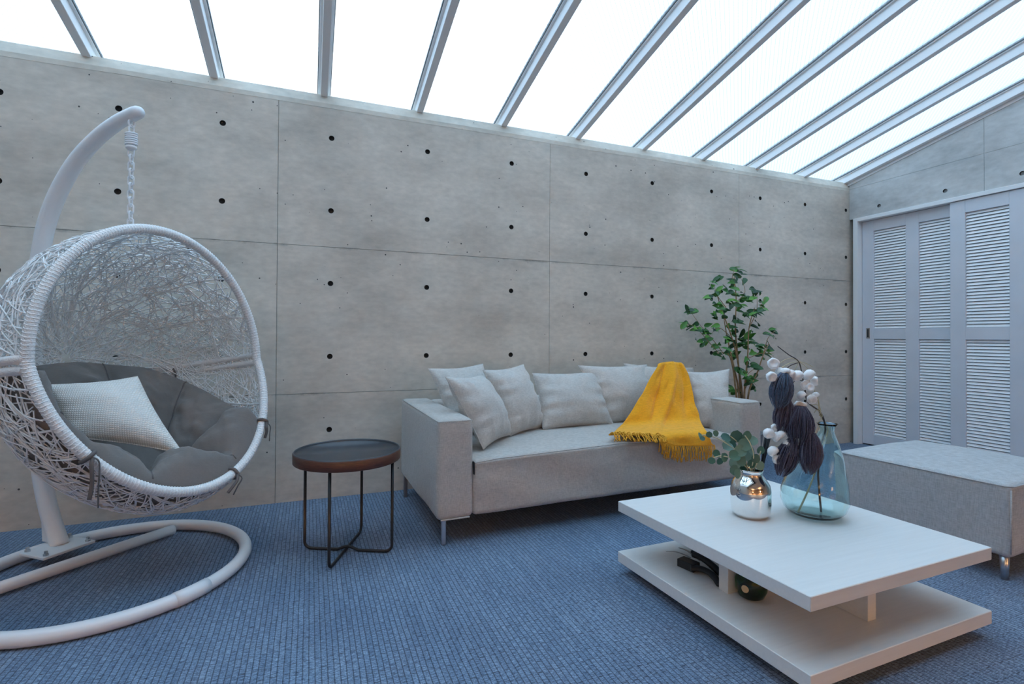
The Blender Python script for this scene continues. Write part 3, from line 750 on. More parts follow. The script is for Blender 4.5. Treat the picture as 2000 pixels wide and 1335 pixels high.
# ------------------------------------------------------------------ round side table
sc = Vector((.354, -.85, 0)); SR = .238; SZ = .470
stb = thing('side_table', sc, 'round side table with a dark tray top, walnut rim and black wire legs', 'table')
tt = obj('tray_top', lathe([(0, SZ-.046), (SR-.012, SZ-.046), (SR-.012, SZ-.012), (0, SZ-.012)], 64, sc), 'tray_black', stb)
obj('tray_surface', lathe([(0, SZ-.010), (SR-.008, SZ-.010), (SR-.0085, SZ-.004), (SR-.006, SZ+.001), (SR-.003, SZ+.0015), (SR-.001, SZ-.002), (SR-.003, SZ-.012)], 72, sc), 'tray_black', tt, True)
obj('rim', lathe([(SR-.012, SZ-.047), (SR-.003, SZ-.048), (SR, SZ-.045), (SR+.001, SZ-.004), (SR-.001, SZ-.002)], 72, sc), 'walnut', stb, True)
ft = [(.268, -1.038), (.170, -.764), (.543, -.950), (.436, -.640)]
def wire(a, b, zc):
    a, b = Vector((*a, 0)), Vector((*b, 0)); d = (b-a).normalized(); rr_ = .035; pts = [a+Vector((0, 0, SZ-.045))]
    pts.append(a+Vector((0, 0, rr_)))
    for k in range(1, 7):
        an = math.pi/2*k/6; pts.append(a+d*rr_*(1-math.cos(an))+Vector((0, 0, rr_-(rr_-.0075)*math.sin(an))))
    m = (a+b)/2
    if zc: pts += [m-d*.05+Vector((0, 0, .0075)), m-d*.018+Vector((0, 0, zc*.8)), m+Vector((0, 0, zc)), m+d*.018+Vector((0, 0, zc*.8)), m+d*.05+Vector((0, 0, .0075))]
    for k in range(6, 0, -1):
        an = math.pi/2*k/6; pts.append(b-d*rr_*(1-math.cos(an))+Vector((0, 0, rr_-(rr_-.0075)*math.sin(an))))
    pts += [b+Vector((0, 0, rr_)), b+Vector((0, 0, SZ-.045))]
    return pts
obj('leg', tube(wire(ft[0], ft[3], 0), .0068, 10), 'black_metal', stb, True)
obj('leg', tube(wire(ft[1], ft[2], .024), .0068, 10), 'black_metal', stb, True)

# ------------------------------------------------------------------ hanging chair: stand
CY = math.radians(50); FD = Vector((math.sin(CY), -math.cos(CY), 0)); HD = Vector((math.cos(CY), math.sin(CY), 0)); ZD = Vector((0, 0, 1))
P0 = Vector((-.843, -.475, 0)); RC = Vector((-.574, -.758, 0)); RR = .495
stand = thing('chair_stand', RC, 'white curved steel stand with a ring base holding the hanging chair', 'stand')
ring = [RC+Vector((RR*math.cos(2*math.pi*k/96), RR*math.sin(2*math.pi*k/96), .027)) for k in range(96)]
rg = obj('ring_base', tube(ring, .0255, 14, closed=True), 'white_paint', stand, True)
# sleeve joint on the ring front
ja = math.atan2(-1.095-RC.y, -.229-RC.x)
obj('joint_sleeve', tube([RC+Vector((RR*math.cos(ja+d), RR*math.sin(ja+d), .027)) for d in (-.13, -.06, 0, .06, .13)], .0278, 14), 'white_paint', rg, True)
b0, b1 = Vector((-.471, -.387, .03)), Vector((-.905, -.805, .03))
bd = (b1-b0).normalized(); 
obj('cross_bar', tube([b0-bd*.045, b1+bd*.15], .0235, 12), 'white_paint', stand, True)
PD = Vector((FD.x, FD.y, 0)); PH = HD
plate_c = Vector((-.838, -.505, .057))
pv, pf_ = bbox(-.10, .10, -.08, .08, -.006, .006, .002, 1)
pmx = basis(plate_c, PH, PD, ZD)
pl = obj('base_plate', (pv, pf_), 'white_paint', stand, mtx=pmx)
for x, y in ((-.08, -.06), (.08, -.06), (-.08, .06), (.08, .06)):
    obj('bolt', lathe([(0, .0), (.011, 0), (.011, .009), (.007, .010), (.007, .02), (0, .021)], 6), 'steel', pl, mtx=pmx @ Matrix.Translation((x, y, .005)))
def AP(s, z): return P0+FD*s+ZD*z
post = spline([AP(0, .055), AP(-.084, .218), AP(-.145, .42), AP(-.19, .70), AP(-.205, .95), AP(-.19, 1.2), AP(-.154, 1.383), AP(-.114, 1.513), AP(-.033, 1.648), AP(.078, 1.767), AP(.209, 1.853), AP(.326, 1.903), AP(.425, 1.928), AP(.452, 1.932)], 8)
obj('post', tube(post, lambda s: .034 if s < .6 else .034-.008*(s-.6)/.4, 18), 'white_paint', stand, True)
obj('gusset', ([AP(-.02, .06)+PH*.003, AP(-.115, .06)+PH*.003, AP(-.135, .26)+PH*.003, AP(-.02, .06)-PH*.003, AP(-.115, .06)-PH*.003, AP(-.135, .26)-PH*.003], [(0, 1, 2), (3, 5, 4), (0, 3, 4, 1), (1, 4, 5, 2), (2, 5, 3, 0)]), 'white_paint', stand)
tipc = AP(.452, 1.932)
obj('end_cap', lathe([(0, .026), (.014, .023), (.022, .014), (.0262, 0), (.026, -.012)], 18), 'white_paint', stand, True, mtx=basis(tipc, HD, ZD, FD))
hang = at_t(257, 240, 2.15); hk = Vector((hang.x, hang.y, 0))
zt_ = 1.905
obj('eye_hook', tube([hk+HD*(.012*math.cos(a))+ZD*(1.888+.016*math.sin(a)) for a in [2*math.pi*k/20 for k in range(20)]], .004, 8, closed=True), 'white_paint', stand, True)

# ------------------------------------------------------------------ hanging chair: basket
MC = Vector((-.365, -.854, .889)); A_, BU, BL_ = .471, .540, .547
TU, TLo = math.radians(4.3), math.radians(23.0)
def rimv(th):
    c_, s_ = math.cos(th), math.sin(th)
    b, t = (BU, TU) if s_ >= 0 else (BL_, TLo)
    up = ZD*math.cos(t)-FD*math.sin(t)
    return HD*A_*c_+up*b*s_-ZD*.010*c_
PHI0 = math.radians(-33); DEP = .615
def shell(th, ph, off=0.0):
    """ph: 0 at the rim .. 1 at the back"""
    sn = math.sin(th); q0 = PHI0*(.45-.55*sn if sn < 0 else .45-.27*sn); a = q0+(math.pi/2-q0)*ph
    k = math.cos(a)/math.cos(q0); d = DEP*(math.sin(a)-math.sin(q0))/(1-math.sin(q0))
    r = rimv(th)
    p = MC+r*k-FD*d
    if off:
        c0 = MC-FD*.2
        p = p+(p-c0).normalized()*off
    return p
basket = thing('hanging_chair', hk+ZD*.40, 'white woven egg shaped hanging chair on a chain', 'chair')
rim = obj('rim', tube([MC+rimv(2*math.pi*k/120) for k in range(120)], .0185, 12, closed=True), 'white_wrap', basket, True)
rw = []
for k in range(260):
    th = 2*math.pi*k/260; p = MC+rimv(th); q = MC+rimv(th+.01); tg = (q-p).normalized(); a_ = tg.orthogonal().normalized(); b_ = tg.cross(a_)
    rw.append(tube([p+(a_*math.cos(x)+b_*math.sin(x))*.0178+tg*.0012*x for x in [2*math.pi*i/10 for i in range(10)]], .0026, 4, closed=True))
wr_ = obj('rim_wrap', join(*rw), 'white_wicker', rim, True); wr_['kind'] = 'stuff'
# belt of twin tubes round the middle
for off_, dz in ((0, .016), (0, -.020)):
    pts = [shell(0.0, f/14, .004)+ZD*(dz-.10*math.sin(math.pi*f/28)**1.3) for f in range(14)]+[shell(math.pi, (14-f)/14, .004)+ZD*(dz-.10*math.sin(math.pi*(14+f)/28)**1.3) for f in range(14)]+[shell(math.pi, 0, .004)+ZD*dz]
    obj('belt', tube(spline(pts, 3), .0155, 10), 'white_wrap', basket, True)
# inner ribs
for th in [math.radians(a) for a in (22, 45, 67, 90, 113, 135, 158, 205, 230, 255, 285, 310, 335)]:
    obj('rib', tube([shell(th, f/12, -.002) for f in range(12)], .0042, 6), 'white_wicker', basket, True)
rnd = random.Random(11)
def strand(th, ph, ang, L, turn, off):
    pts = []; step = .03; n = max(3, int(L/step))
    for i in range(n):
        if ph < .004 or ph > .985: break
        pts.append(shell(th, ph, off+.003*math.sin(i*1.1+ang*5)))
        k = math.cos(PHI0+(math.pi/2-PHI0)*ph)/math.cos(PHI0)*.52
        th += step*math.cos(ang)/max(.10, k); ph += step*math.sin(ang)/.92; ang += turn
    return pts
parts = []
while len(parts) < 2350:
    # even spread over the surface
    ph = rnd.random(); k = math.cos(PHI0+(math.pi/2-PHI0)*ph)
    if rnd.random() > k: continue
    th = rnd.uniform(0, 2*math.pi)
    if .3 < th < 2.84 and rnd.random() < .35: continue
    if math.pi+.2 < th < 2*math.pi-.2 and rnd.random() < .18: continue
    pts = strand(th, ph, rnd.uniform(0, 2*math.pi), rnd.uniform(.2, .42), rnd.uniform(-.12, .12), rnd.uniform(-.006, .006))
    if len(pts) < 4: continue
    parts.append(tube(pts, .0023, 4, caps=False))
wv = obj('weave', join(*parts), 'white_wicker', basket, True); wv['kind'] = 'stuff'; wv['label'] = 'random open weave of white resin cane'
# chain
zc = 1.876
obj('hook', tube([hk+HD*(.010*math.cos(a))+ZD*(zc-.014+.020*math.sin(a)) for a in [2*math.pi*k/20 for k in range(20)]], .0035, 8, closed=True), 'white_paint', basket, True)
coil = [hk+HD*(.019*math.cos(a))+FD*(.019*math.sin(a))+ZD*(zc-.03-.052*a/(2*math.pi*6)) for a in [2*math.pi*6*k/96 for k in range(97)]]
obj('spring', tube(coil, .0048, 8), 'white_paint', basket, True)
obj('spring_cap', lathe([(0, .004), (.012, .004), (.02, -.002), (.020, -.012), (.010, -.020), (0, -.02)], 16, hk+ZD*(zc-.082)), 'white_paint', basket, True)
z = zc-.098; zend = 1.452; pitch = .030; k = 0
lk = []
for i in range(24):
    a = 2*math.pi*i/24; lk.append(Vector((.0105*math.cos(a), 0, .011*math.sin(a)+(.010 if math.sin(a) > 0 else -.010))))
lm = mesh('chain_link', tube(lk, .0036, 6, closed=True), 'white_paint', True)
while z > zend:
    obj('chain_link', lm, None, basket, mtx=Matrix.Translation(hk+ZD*(z-.012)) @ Matrix.Rotation(CY+(0 if k % 2 else math.pi/2)+.5, 4, 'Z')); z -= pitch; k += 1
topp = shell(math.pi/2, .17)
obj('hang_loop', tube(spline([MC+rimv(math.pi/2)-FD*.02, hk+ZD*(zend-.005), shell(math.pi/2, .34)], 8), .008, 8), 'white_paint', basket, True)

# ------------------------------------------------------------------ hanging chair: seat pad
pad = thing('seat_pad', shell(-math.pi/2, .3)+ZD*.03, 'dark grey quilted seat pad lining the hanging chair', 'cushion')
PC = MC-FD*.17+ZD*.05
import numpy as np
_sp = np.array([tuple(shell(2*math.pi*i/160, j/50)-PC) for i in range(160) for j in range(51)])
_sr = np.linalg.norm(_sp, axis=1); _sd = _sp/_sr[:, None]
loop = [shell(math.radians(-37-141*k/40), 0) for k in range(40)]
loop += [shell(math.radians(-178+4*k/20), .97*k/20)-ZD*.02 for k in range(20)]
loop += [shell(math.radians(-37+30*min(1, 1.5*ph)), ph)-ZD*.02*min(1, 4*ph) for ph in [.97*(1-k/20) for k in range(20)]]
seglen = [(loop[(i+1) % len(loop)]-loop[i]).length for i in range(len(loop))]; tot = sum(seglen)
NA, NR = 176, 44
O_ = []; acc = 0; i = 0
for k in range(NA):
    tgt = tot*k/NA
    while acc+seglen[i] < tgt: acc += seglen[i]; i += 1
    f = (tgt-acc)/seglen[i]; O_.append((loop[i].lerp(loop[(i+1) % len(loop)], f)-PC).normalized())
dK = (shell(-math.pi/2, .45)-PC).normalized()
SEG = 8
def pad_dir(k, r):
    o_ = O_[k % NA]; an = math.acos(max(-1, min(1, dK.dot(o_))))
    return (dK*math.sin((1-r)*an)+o_*math.sin(r*an))/max(1e-6, math.sin(an))
dirs = [pad_dir(k, .02+.98*j/NR).normalized() for j in range(NR+1) for k in range(NA)]
_D = np.array([tuple(d) for d in dirs]); rad = np.zeros(len(dirs))
for c in range(0, len(dirs), 500):
    dt = _D[c:c+500] @ _sd.T; ix = np.argpartition(-dt, 6, axis=1)[:, :6]
    w = 1/(1.0002-np.take_along_axis(dt, ix, 1)); rad[c:c+500] = (w*_sr[ix]).sum(1)/w.sum(1)
def pad_h(k, r, d):
    al = k/NA*SEG+.35+.25*noise.noise(Vector((k/NA*5, 1, 0)))*0
    su = abs(math.sin(math.pi*al))**.5
    rr2 = max(0, min(1, (r-.30)/.70)); sv_ = max(0, math.sin(math.pi*rr2**.85))**.5
    left = max(0, min(1, (-d.dot(HD)-.25)/.4)); wf = max(0, min(1, (d.dot(FD)-.05)/.45)); amp = (.135+.075*wf)*(1-.62*left)
    h = .026+amp*(.25+.75*su)*sv_+.045*max(0, 1-r/.45)
    ph_ = k/NA*2*math.pi; q = Vector((math.cos(ph_)*r, math.sin(ph_)*r, 0))
    h += (.020*noise.noise(q*4.5)+.013*noise.noise(q*10+Vector((3, 1, 0))))*sv_
    h += .006*math.sin(k/NA*150+4*noise.noise(q*5))*max(0, (r-.55)/.45)*su*(1 if r < .98 else 0)
    return max(.02, h)
V, F = [], []
for inner in (True, False):
    for j in range(NR+1):
        r = .02+.98*j/NR
        for k in range(NA):
            d = dirs[j*NA+k]; R0 = rad[j*NA+k]-.014
            wf = .55*max(0, min(1, (d.dot(FD)-.05)/.45)); inw = (d*-(1-wf)+ZD*wf).normalized()
            V.append(PC+d*R0+(inw*pad_h(k, r, d) if inner else Vector()))
s_ = NA*(NR+1)
for q in range(2):
    for j in range(NR):
        for k in range(NA):
            k2 = (k+1) % NA; f = (q*s_+j*NA+k, q*s_+j*NA+k2, q*s_+(j+1)*NA+k2, q*s_+(j+1)*NA+k); F.append(f if q == 0 else f[::-1])
for k in range(NA):
    k2 = (k+1) % NA; F.append((NR*NA+k, NR*NA+k2, s_+NR*NA+k2, s_+NR*NA+k))
F.append(tuple(range(NA))); F.append(tuple(s_+k for k in range(NA-1, -1, -1)))
obj('padding', (V, F), 'seat_pad', pad, True)
for m in range(SEG):
    k = round((m+1-.35)/SEG*NA) % NA
    obj('seam', tube([V[j*NA+k]+(PC-V[j*NA+k]).normalized()*.001 for j in range(int(NR*.32), NR+1)], .003, 5), 'pad_tie', pad, True)
def tie(th, L, side):
    p = MC+rimv(th); tg = (MC+rimv(th+.01)-p).normalized(); a_ = tg.orthogonal().normalized(); b_ = tg.cross(a_)
    lp = tube([p+(a_*math.cos(x)+b_*math.sin(x))*.0235 for x in [2*math.pi*i/16 for i in range(16)]], .007, 6, closed=True)
    out = [lp]
    for sgn, ln in ((1, L), (-1, L*.8)):
        st_ = p+FD*.026
        out.append(tube(spline([st_, st_+FD*.012-ZD*.02+HD*.012*sgn, st_+FD*.012-ZD*ln*.6+HD*.01*sgn+side*.02, st_+FD*.006-ZD*ln+HD*.014*sgn+side*.04], 5), .0065, 5, flat=.35))
    obj('tie', join(*out), 'pad_tie', pad, True)
tie(math.radians(-142), .17, Vector()); tie(math.radians(-72), .08, -HD); tie(math.radians(-36), .09, Vector())
for th, ph in ((0.02, .52), (math.pi-.05, .45)):
    p = shell(th-.02, ph, -.01)-ZD*.085; obj('tie', tube(spline([p+ZD*.03, p-ZD*.0-FD*-.02, p-ZD*.04+FD*.02], 4), .005, 5), 'pad_tie', pad, True)

# pale pillow lying in the seat
cp_ = at_t(225, 808, 2.04); nn = (FD*.60-_f*.35+ZD*.52).normalized()
q = [at_plane(x, y, cp_, nn) for x, y in ((82, 752), (268, 735), (358, 886), (135, 852))]
pillow('waffle_pillow', q, nn, .075, 'waffle', 'cream waffle weave pillow lying in the hanging chair', 'pillow', seed=40, pin=.04, crease=.8)

# ------------------------------------------------------------------ potted ficus behind the sofa
rnd = random.Random(3)
YP = -.36
def pp(x, y, dy=0): return at_y(x, y, YP+dy)
ficus = thing('potted_ficus', (3.26, YP, 0), 'tall green leafy ficus standing behind the right sofa arm', 'plant')
obj('pot', lathe([(0, 0), (.11, 0), (.115, .01), (.15, .27), (.155, .28), (.145, .28), (.138, .25), (0, .25)], 28, (3.26, YP, 0)), 'pot_grey', ficus, True)
obj('soil', lathe([(0, .262), (.1, .258), (.139, .252)], 24, (3.26, YP, 0)), 'soil', ficus, True)
root = Vector((3.26, YP, .25))
trunks = [
 [root+Vector((-.03, 0, 0)), pp(1443, 768), pp(1434, 720), pp(1424, 675, .02), pp(1417, 640, .02), pp(1413, 615, .03)],
 [root+Vector((.0, .01, 0)), pp(1438, 770, -.02), pp(1431, 716, -.02), pp(1421, 690, -.03), pp(1400, 690, -.04)],
 [root+Vector((.02, -.01, 0)), pp(1447, 768, .02), pp(1442, 710, .02), pp(1436, 640, .02), pp(1438, 590, .02), pp(1434, 540, .02)],
 [root+Vector((.03, .01, 0)), pp(1454, 766, -.03), pp(1460, 700, -.05), pp(1463, 640, -.05), pp(1474, 600, -.04)],
 [root+Vector((.01, -.03, 0)), pp(1449, 766, 0), pp(1440, 700, 0), pp(1428, 655, -.03), pp(1408, 600, -.05), pp(1398, 565, -.05)],
 [root+Vector((.04, .0, 0)), pp(1462, 768, -.05), pp(1478, 730, -.06), pp(1490, 695, -.08), pp(1502, 670, -.08)],
]
for tr in trunks:
    obj('stem', tube(spline(tr, 6), lambda s: .0088*(1-s*.72), 7), 'bark', ficus, True)
branches = [((1413, 700), (1385, 668), (1360, 640), (1338, 630)), ((1413, 690), (1390, 660), (1372, 640), (1350, 610)), ((1437, 560), (1430, 545), (1434, 525)),
            ((1418, 600), (1400, 575), (1395, 555)), ((1438, 590), (1455, 570), (1448, 545)), ((1463, 640), (1478, 605), (1478, 570)), ((1474, 605), (1488, 600), (1496, 602)),
            ((1474, 615), (1490, 590), (1495, 580)), ((1490, 695), (1500, 660), (1515, 645)), ((1460, 700), (1485, 690), (1512, 690)), ((1450, 740), (1470, 722), (1490, 715)), ((1455, 760), (1465, 745), (1478, 752)),
            ((1440, 700), (1425, 690), (1404, 692)), ((1425, 655), (1405, 640), (1390, 650))]
for b in branches:
    dy = rnd.uniform(-.06, .06); obj('branch', tube(spline([pp(*p, dy) for p in b], 4), lambda s: .0032*(1-.6*s), 5), 'bark', ficus, True)
def leafmesh(name, L, w, fold_, droop, mat, round_=False):
    n = 7; V, F = [], []
    for i in range(n+1):
        t = i/n
        if round_: ww = w*math.sqrt(max(0, 1-(2*t-1)**2))
        else: ww = w*(math.sin(math.pi*t**.8)**.9)*(1-.25*t)
        z = -droop*t*t; y = L*t
        V += [Vector((-ww, y, z+fold_*ww)), Vector((0, y, z)), Vector((ww, y, z+fold_*ww))]
    for i in range(n):
        for k in range(2): a = i*3+k; F.append((a, a+1, a+4, a+3))
    return mesh(name, (V, F), mat, True)
lms = [leafmesh('leaf', .070, .0165, .35, .014, 'leaf_ficus'), leafmesh('leaf', .062, .0155, .25, .020, 'leaf_ficus'), leafmesh('leaf', .056, .016, .45, .006, 'leaf_ficus')]
def leaf_at(p, d, lm, parent, roll, sc=1.0):
    d = d.normalized(); s = d.cross(ZD); s = s.normalized() if s.length > 1e-3 else Vector((1, 0, 0)); n = s.cross(d)
    m = basis(p, s*sc, d*sc, n*sc) @ Matrix.Rotation(roll, 4, 'Y'); obj('leaf', lm, None, parent, mtx=m)
# leaf clusters seen in the picture: (x, y, count, spread)
clus = [(1434, 524, 3, 8), (1447, 530, 4, 10), (1432, 548, 5, 12), (1428, 562, 5, 14), (1446, 540, 3, 10), (1393, 556, 5, 9), (1402, 546, 3, 8), (1384, 581, 4, 9), (1404, 572, 5, 12),
        (1410, 598, 8, 14), (1440, 575, 5, 12), (1452, 572, 3, 8), (1460, 584, 4, 10), (1474, 566, 4, 9), (1482, 574, 3, 8), (1470, 578, 3, 8), (1490, 588, 4, 9), (1484, 602, 6, 11), (1478, 612, 5, 12), (1462, 614, 5, 10), (1478, 632, 4, 9),
        (1428, 592, 6, 13), (1398, 618, 5, 10), (1420, 608, 4, 12), (1442, 622, 7, 14), (1438, 642, 7, 14), (1460, 652, 7, 12), (1440, 662, 8, 14), (1424, 668, 7, 13), (1450, 672, 7, 13), (1465, 665, 5, 10),
        (1346, 604, 5, 8), (1352, 606, 4, 6), (1338, 630, 3, 7), (1350, 638, 5, 10), (1363, 640, 5, 9), (1380, 648, 5, 9), (1380, 662, 3, 7), (1364, 664, 2, 6), (1376, 672, 1, 4), (1391, 632, 3, 10),
        (1400, 645, 2, 8), (1398, 676, 4, 10), (1405, 690, 4, 10), (1418, 690, 4, 10), (1436, 688, 6, 12), (1500, 650, 3, 7), (1514, 646, 3, 6), (1512, 658, 2, 5), (1488, 676, 3, 6), (1503, 672, 2, 6),
        (1474, 688, 5, 12), (1490, 690, 4, 11), (1508, 688, 4, 9), (1465, 706, 4, 10), (1480, 712, 4, 10), (1446, 720, 4, 10), (1458, 724, 5, 12), (1472, 736, 5, 11), (1462, 746, 4, 9), (1474, 756, 3, 7), (1418, 754, 3, 6), (1430, 758, 3, 6), (1444, 762, 2, 6), (1448, 605, 4, 12)]
for x, y, c, sp in clus:
    dyc = rnd.uniform(-.10, .08)
    c = max(1, round(c*.97))
    for k in range(c):
        px, py = x+rnd.gauss(0, sp*.45), y+rnd.gauss(0, sp*.40)
        p = pp(px, py, dyc+rnd.uniform(-.03, .03))
        away = (p-Vector((3.2, YP+.02, p.z-.06))); away.y += rnd.uniform(-.25, .15); d = away.normalized()*.5+Vector((rnd.uniform(-.9, .9), rnd.uniform(-.8, .3), rnd.uniform(-.5, .25)))
        d.normalize(); L_ = rnd.uniform(1.05, 1.5)
        n_ = (Vector((0, -.7, 0))+Vector((rnd.uniform(-.6, .6), 0, rnd.uniform(.1, 1.1)))); s_ = d.cross(n_).normalized(); n_ = s_.cross(d)
        obj('leaf', rnd.choice(lms), None, ficus, mtx=basis(p-d*.035*L_, s_*L_, d*L_, n_*L_))

# ------------------------------------------------------------------ chrome vase with eucalyptus
def z_on(x0, yb, t, y): return at_t(x0, y, t).z
cb = at_z(1466, 1006, TZ); ctd = depth_of(cb); ps = FOC/ctd
prof = [(1017, 0), (1016, 22), (1012, 30), (1003, 35.5), (985, 37), (962, 36.8), (950, 34.5), (941, 29), (934, 23.5), (929, 21.5), (923, 22.8), (921, 23.3)]
zb_ = at_t(1466, 1006, ctd).z
def zpx(y, yb, t): return TZ+(yb-y)/(FOC/t)
outer = [(r/ps, TZ+(1013-max(y, 0))/ps*.985+.0) for y, r in prof]
outer = [(r, max(z, TZ+.0003)) for r, z in outer]; outer[0] = (0, TZ+.0005); outer[1] = (22/ps, TZ+.0005); outer[2] = (30/ps, TZ+.004)
inner = [(max(0, r-.003), z) for r, z in reversed(outer[3:])]+[(0, TZ+.02)]
cv = obj('chrome_vase', lathe(outer+inner, 48, (cb.x, cb.y, 0)), 'chrome', None, True)
tag(cv, 'small mirror silver vase holding eucalyptus on the coffee table', 'vase')
cvc = Vector((cb.x, cb.y, TZ))
euc = thing('eucalyptus_sprig', cvc+ZD*.03, 'eucalyptus sprig with round green leaves in the silver vase', 'plant')
el = [(1418, 854, 10), (1421, 872, 11), (1438, 852, 12), (1457, 850, 10), (1470, 860, 10), (1455, 868, 12), (1466, 878, 12), (1462, 892, 12), (1448, 899, 11), (1434, 890, 11), (1436, 903, 12), (1435, 918, 10), (1415, 893, 9), (1399, 886, 8), (1390, 899, 7), (1485, 878, 8), (1485, 909, 9), (1385, 848, 6), (1398, 846, 6), (1366, 850, 6), (1372, 856, 5), (1446, 880, 11), (1430, 866, 10), (1450, 912, 9), (1476, 895, 9), (1405, 900, 7), (1440, 925, 9), (1428, 880, 10), (1468, 905, 9)]
mouth = cvc+ZD*.165
stems = [[(1466, 925), (1455, 895), (1445, 868), (1425, 850)], [(1466, 925), (1440, 900), (1410, 890), (1385, 897)], [(1466, 925), (1472, 890), (1465, 865), (1455, 850)], [(1440, 880), (1410, 860), (1385, 850), (1366, 850)], [(1466, 925), (1478, 905), (1486, 880)]]
for k, sp in enumerate(stems):
    pts = [at_t(x, y, ctd-.02-.02*(k % 3)) for x, y in sp]
    if k != 3: pts = [cvc+ZD*.03+Vector((.01*k-.02, .01, 0)), mouth+Vector((.008*k-.015, 0, 0))]+pts[1:]
    obj('stem', tube(spline(pts, 5), .0022, 6), 'twig_pale', euc, True)
elm = [leafmesh('leaf', 1.0, .46, .15, .08, 'leaf_euca', True), leafmesh('leaf', 1.0, .48, .3, -.06, 'leaf_euca', True)]
for k, (x, y, r) in enumerate(el):
    p = at_t(x, y, ctd+rnd.uniform(-.075, .02)); L_ = 2*r/ps*1.05
    d = Vector((rnd.uniform(-1, 1), rnd.uniform(-.5, .3), rnd.uniform(-.5, 1))); d = (d-_f*d.dot(_f)*.75).normalized()
    n = (-_f+Vector((rnd.uniform(-.7, .7), 0, rnd.uniform(-.1, .9)))).normalized(); s = d.cross(n).normalized(); n = s.cross(d)
    obj('leaf', elm[k % 2], None, euc, mtx=basis(p-d*L_*.5, s*L_, d*L_, n*L_))
reed = thing('reed_bundle', cvc+ZD*.03+Vector((.02, 0, 0)), 'bundle of thin black reed sticks leaning out of the silver vase', 'sticks')
for k in range(8):
    a = cvc+ZD*.02+Vector((.012+.003*(k % 3), -.005+.003*k, 0)); b = at_t(1494+k*1.5, 852+(k % 3)*1.5, ctd+.01+.004*(k % 4)); mid = at_t(1489+k*.35, 926, ctd+.005+.002*(k % 4))
    a = mid+(mid-b)*1.2; a.z = max(a.z, TZ+.05)
    a = cvc+ZD*.05+Vector((.022, .004*(k-4)*.4, 0)) if (a-cvc).to_2d().length > .05 else a
    obj('stick', tube([a, at_t(1483+k*.3, 932, ctd), b], .0022, 6), 'plastic_black', reed, True)

# ------------------------------------------------------------------ aqua glass vase with dried flowers
gb = at_z(1590, 1006, TZ); gt = depth_of(gb); gs = FOC/gt
rightv = Vector((_r.x, _r.y, 0)).normalized()
gp_ = [(1016, 0, 1590), (1016, 30, 1590), (1011, 44, 1590), (1001, 54, 1590), (985, 59.5, 1590), (966, 58.5, 1590.5), (945, 54, 1593), (925, 47.5, 1597), (905, 40, 1602), (888, 32.5, 1606), (872, 25, 1609.5), (858, 17, 1612.5), (850, 13.2, 1614), (843, 13.0, 1615), (838, 15.5, 1615.5), (834, 18.5, 1616)]
def gprof(shr):
    out = []
    for y, r, cx in gp_:
        off = rightv*((cx-1590)/gs); z = TZ+.0008+(1016-y)/gs*.985
        out.append((max(0, r/gs-shr), z, off.x, off.y))
    return out
g_out = gprof(0); g_in = [(r, max(z, TZ+.012), a, b) for r, z, a, b in reversed(gprof(.0026))]; g_in[-1] = (0, TZ+.012, 0, 0); g_in[-2] = (g_in[-2][0], TZ+.012, 0, 0)
gv = obj('glass_vase', lathe(g_out+g_in, 56, (gb.x, gb.y, 0)), 'glass_aqua', None, True)
tag(gv, 'large clear aqua glass bottle vase on the coffee table', 'vase')
def G_(x, y, dt=0): return at_t(x, y, gt+dt)
fs = thing('dried_flower_stem', G_(1604, 1000), 'tall dark stem of drooping dusky tassels and white blossoms in the glass vase', 'flowers')
obj('stem', tube(spline([G_(1604, 1001, .01), G_(1600, 960, .005), G_(1598, 920), G_(1604, 875), G_(1612, 838), G_(1603, 806, -.02), G_(1578, 785, -.03), G_(1572, 760, -.03), G_(1567, 735, -.03), G_(1560, 706, -.03), G_(1540, 692, -.03), G_(1519, 676, -.03)], 5), lambda s: .0042*(1-.6*s), 7), 'twig', fs, True)
obj('stem', tube(spline([G_(1569, 744, -.03), G_(1556, 742, -.03), G_(1543, 752, -.03)], 5), .0018, 5), 'twig', fs, True)
obj('stem', tube(spline([G_(1533, 728, -.04), G_(1540, 716, -.03), G_(1552, 710, -.03), G_(1560, 708, -.03)], 5), .0018, 5), 'twig', fs, True)
fs2 = thing('blossom_stem', G_(1560, 1000), 'paler crooked stem with curling stalks and white paper blossoms in the glass vase', 'flowers')
obj('stem', tube(spline([G_(1558, 1001, -.02), G_(1578, 958, -.015), G_(1594, 915, -.005), G_(1606, 870, -.004), G_(1617, 838, .004), G_(1601, 808, -.01), G_(1599, 785, -.02), G_(1590, 760, -.02), G_(1584, 738, -.02)], 5), lambda s: .0036*(1-.5*s), 7), 'twig_pale', fs2, True)
for c in ([(1600, 812), (1603, 800), (1596, 790), (1585, 790)], [(1596, 826), (1606, 812), (1596, 800), (1590, 806)], [(1560, 706), (1545, 708), (1530, 715), (1522, 722)], [(1560, 706), (1556, 715), (1552, 722)], [(1560, 705), (1548, 700), (1534, 702), (1524, 708)],
          [(1560, 706), (1570, 712), (1578, 720)], [(1584, 738), (1592, 735), (1597, 737)], [(1600, 830), (1588, 850), (1570, 855), (1540, 850)], [(1545, 810), (1540, 830), (1530, 842), (1518, 850)], [(1535, 860), (1528, 868), (1515, 872), (1508, 876)], [(1596, 770), (1598, 782), (1600, 800)], [(1560, 706), (1572, 708), (1588, 716)]):
    obj('stalk', tube(spline([G_(x, y, -.03) for x, y in c], 5), .0014, 5), 'twig_pale', fs2, True)
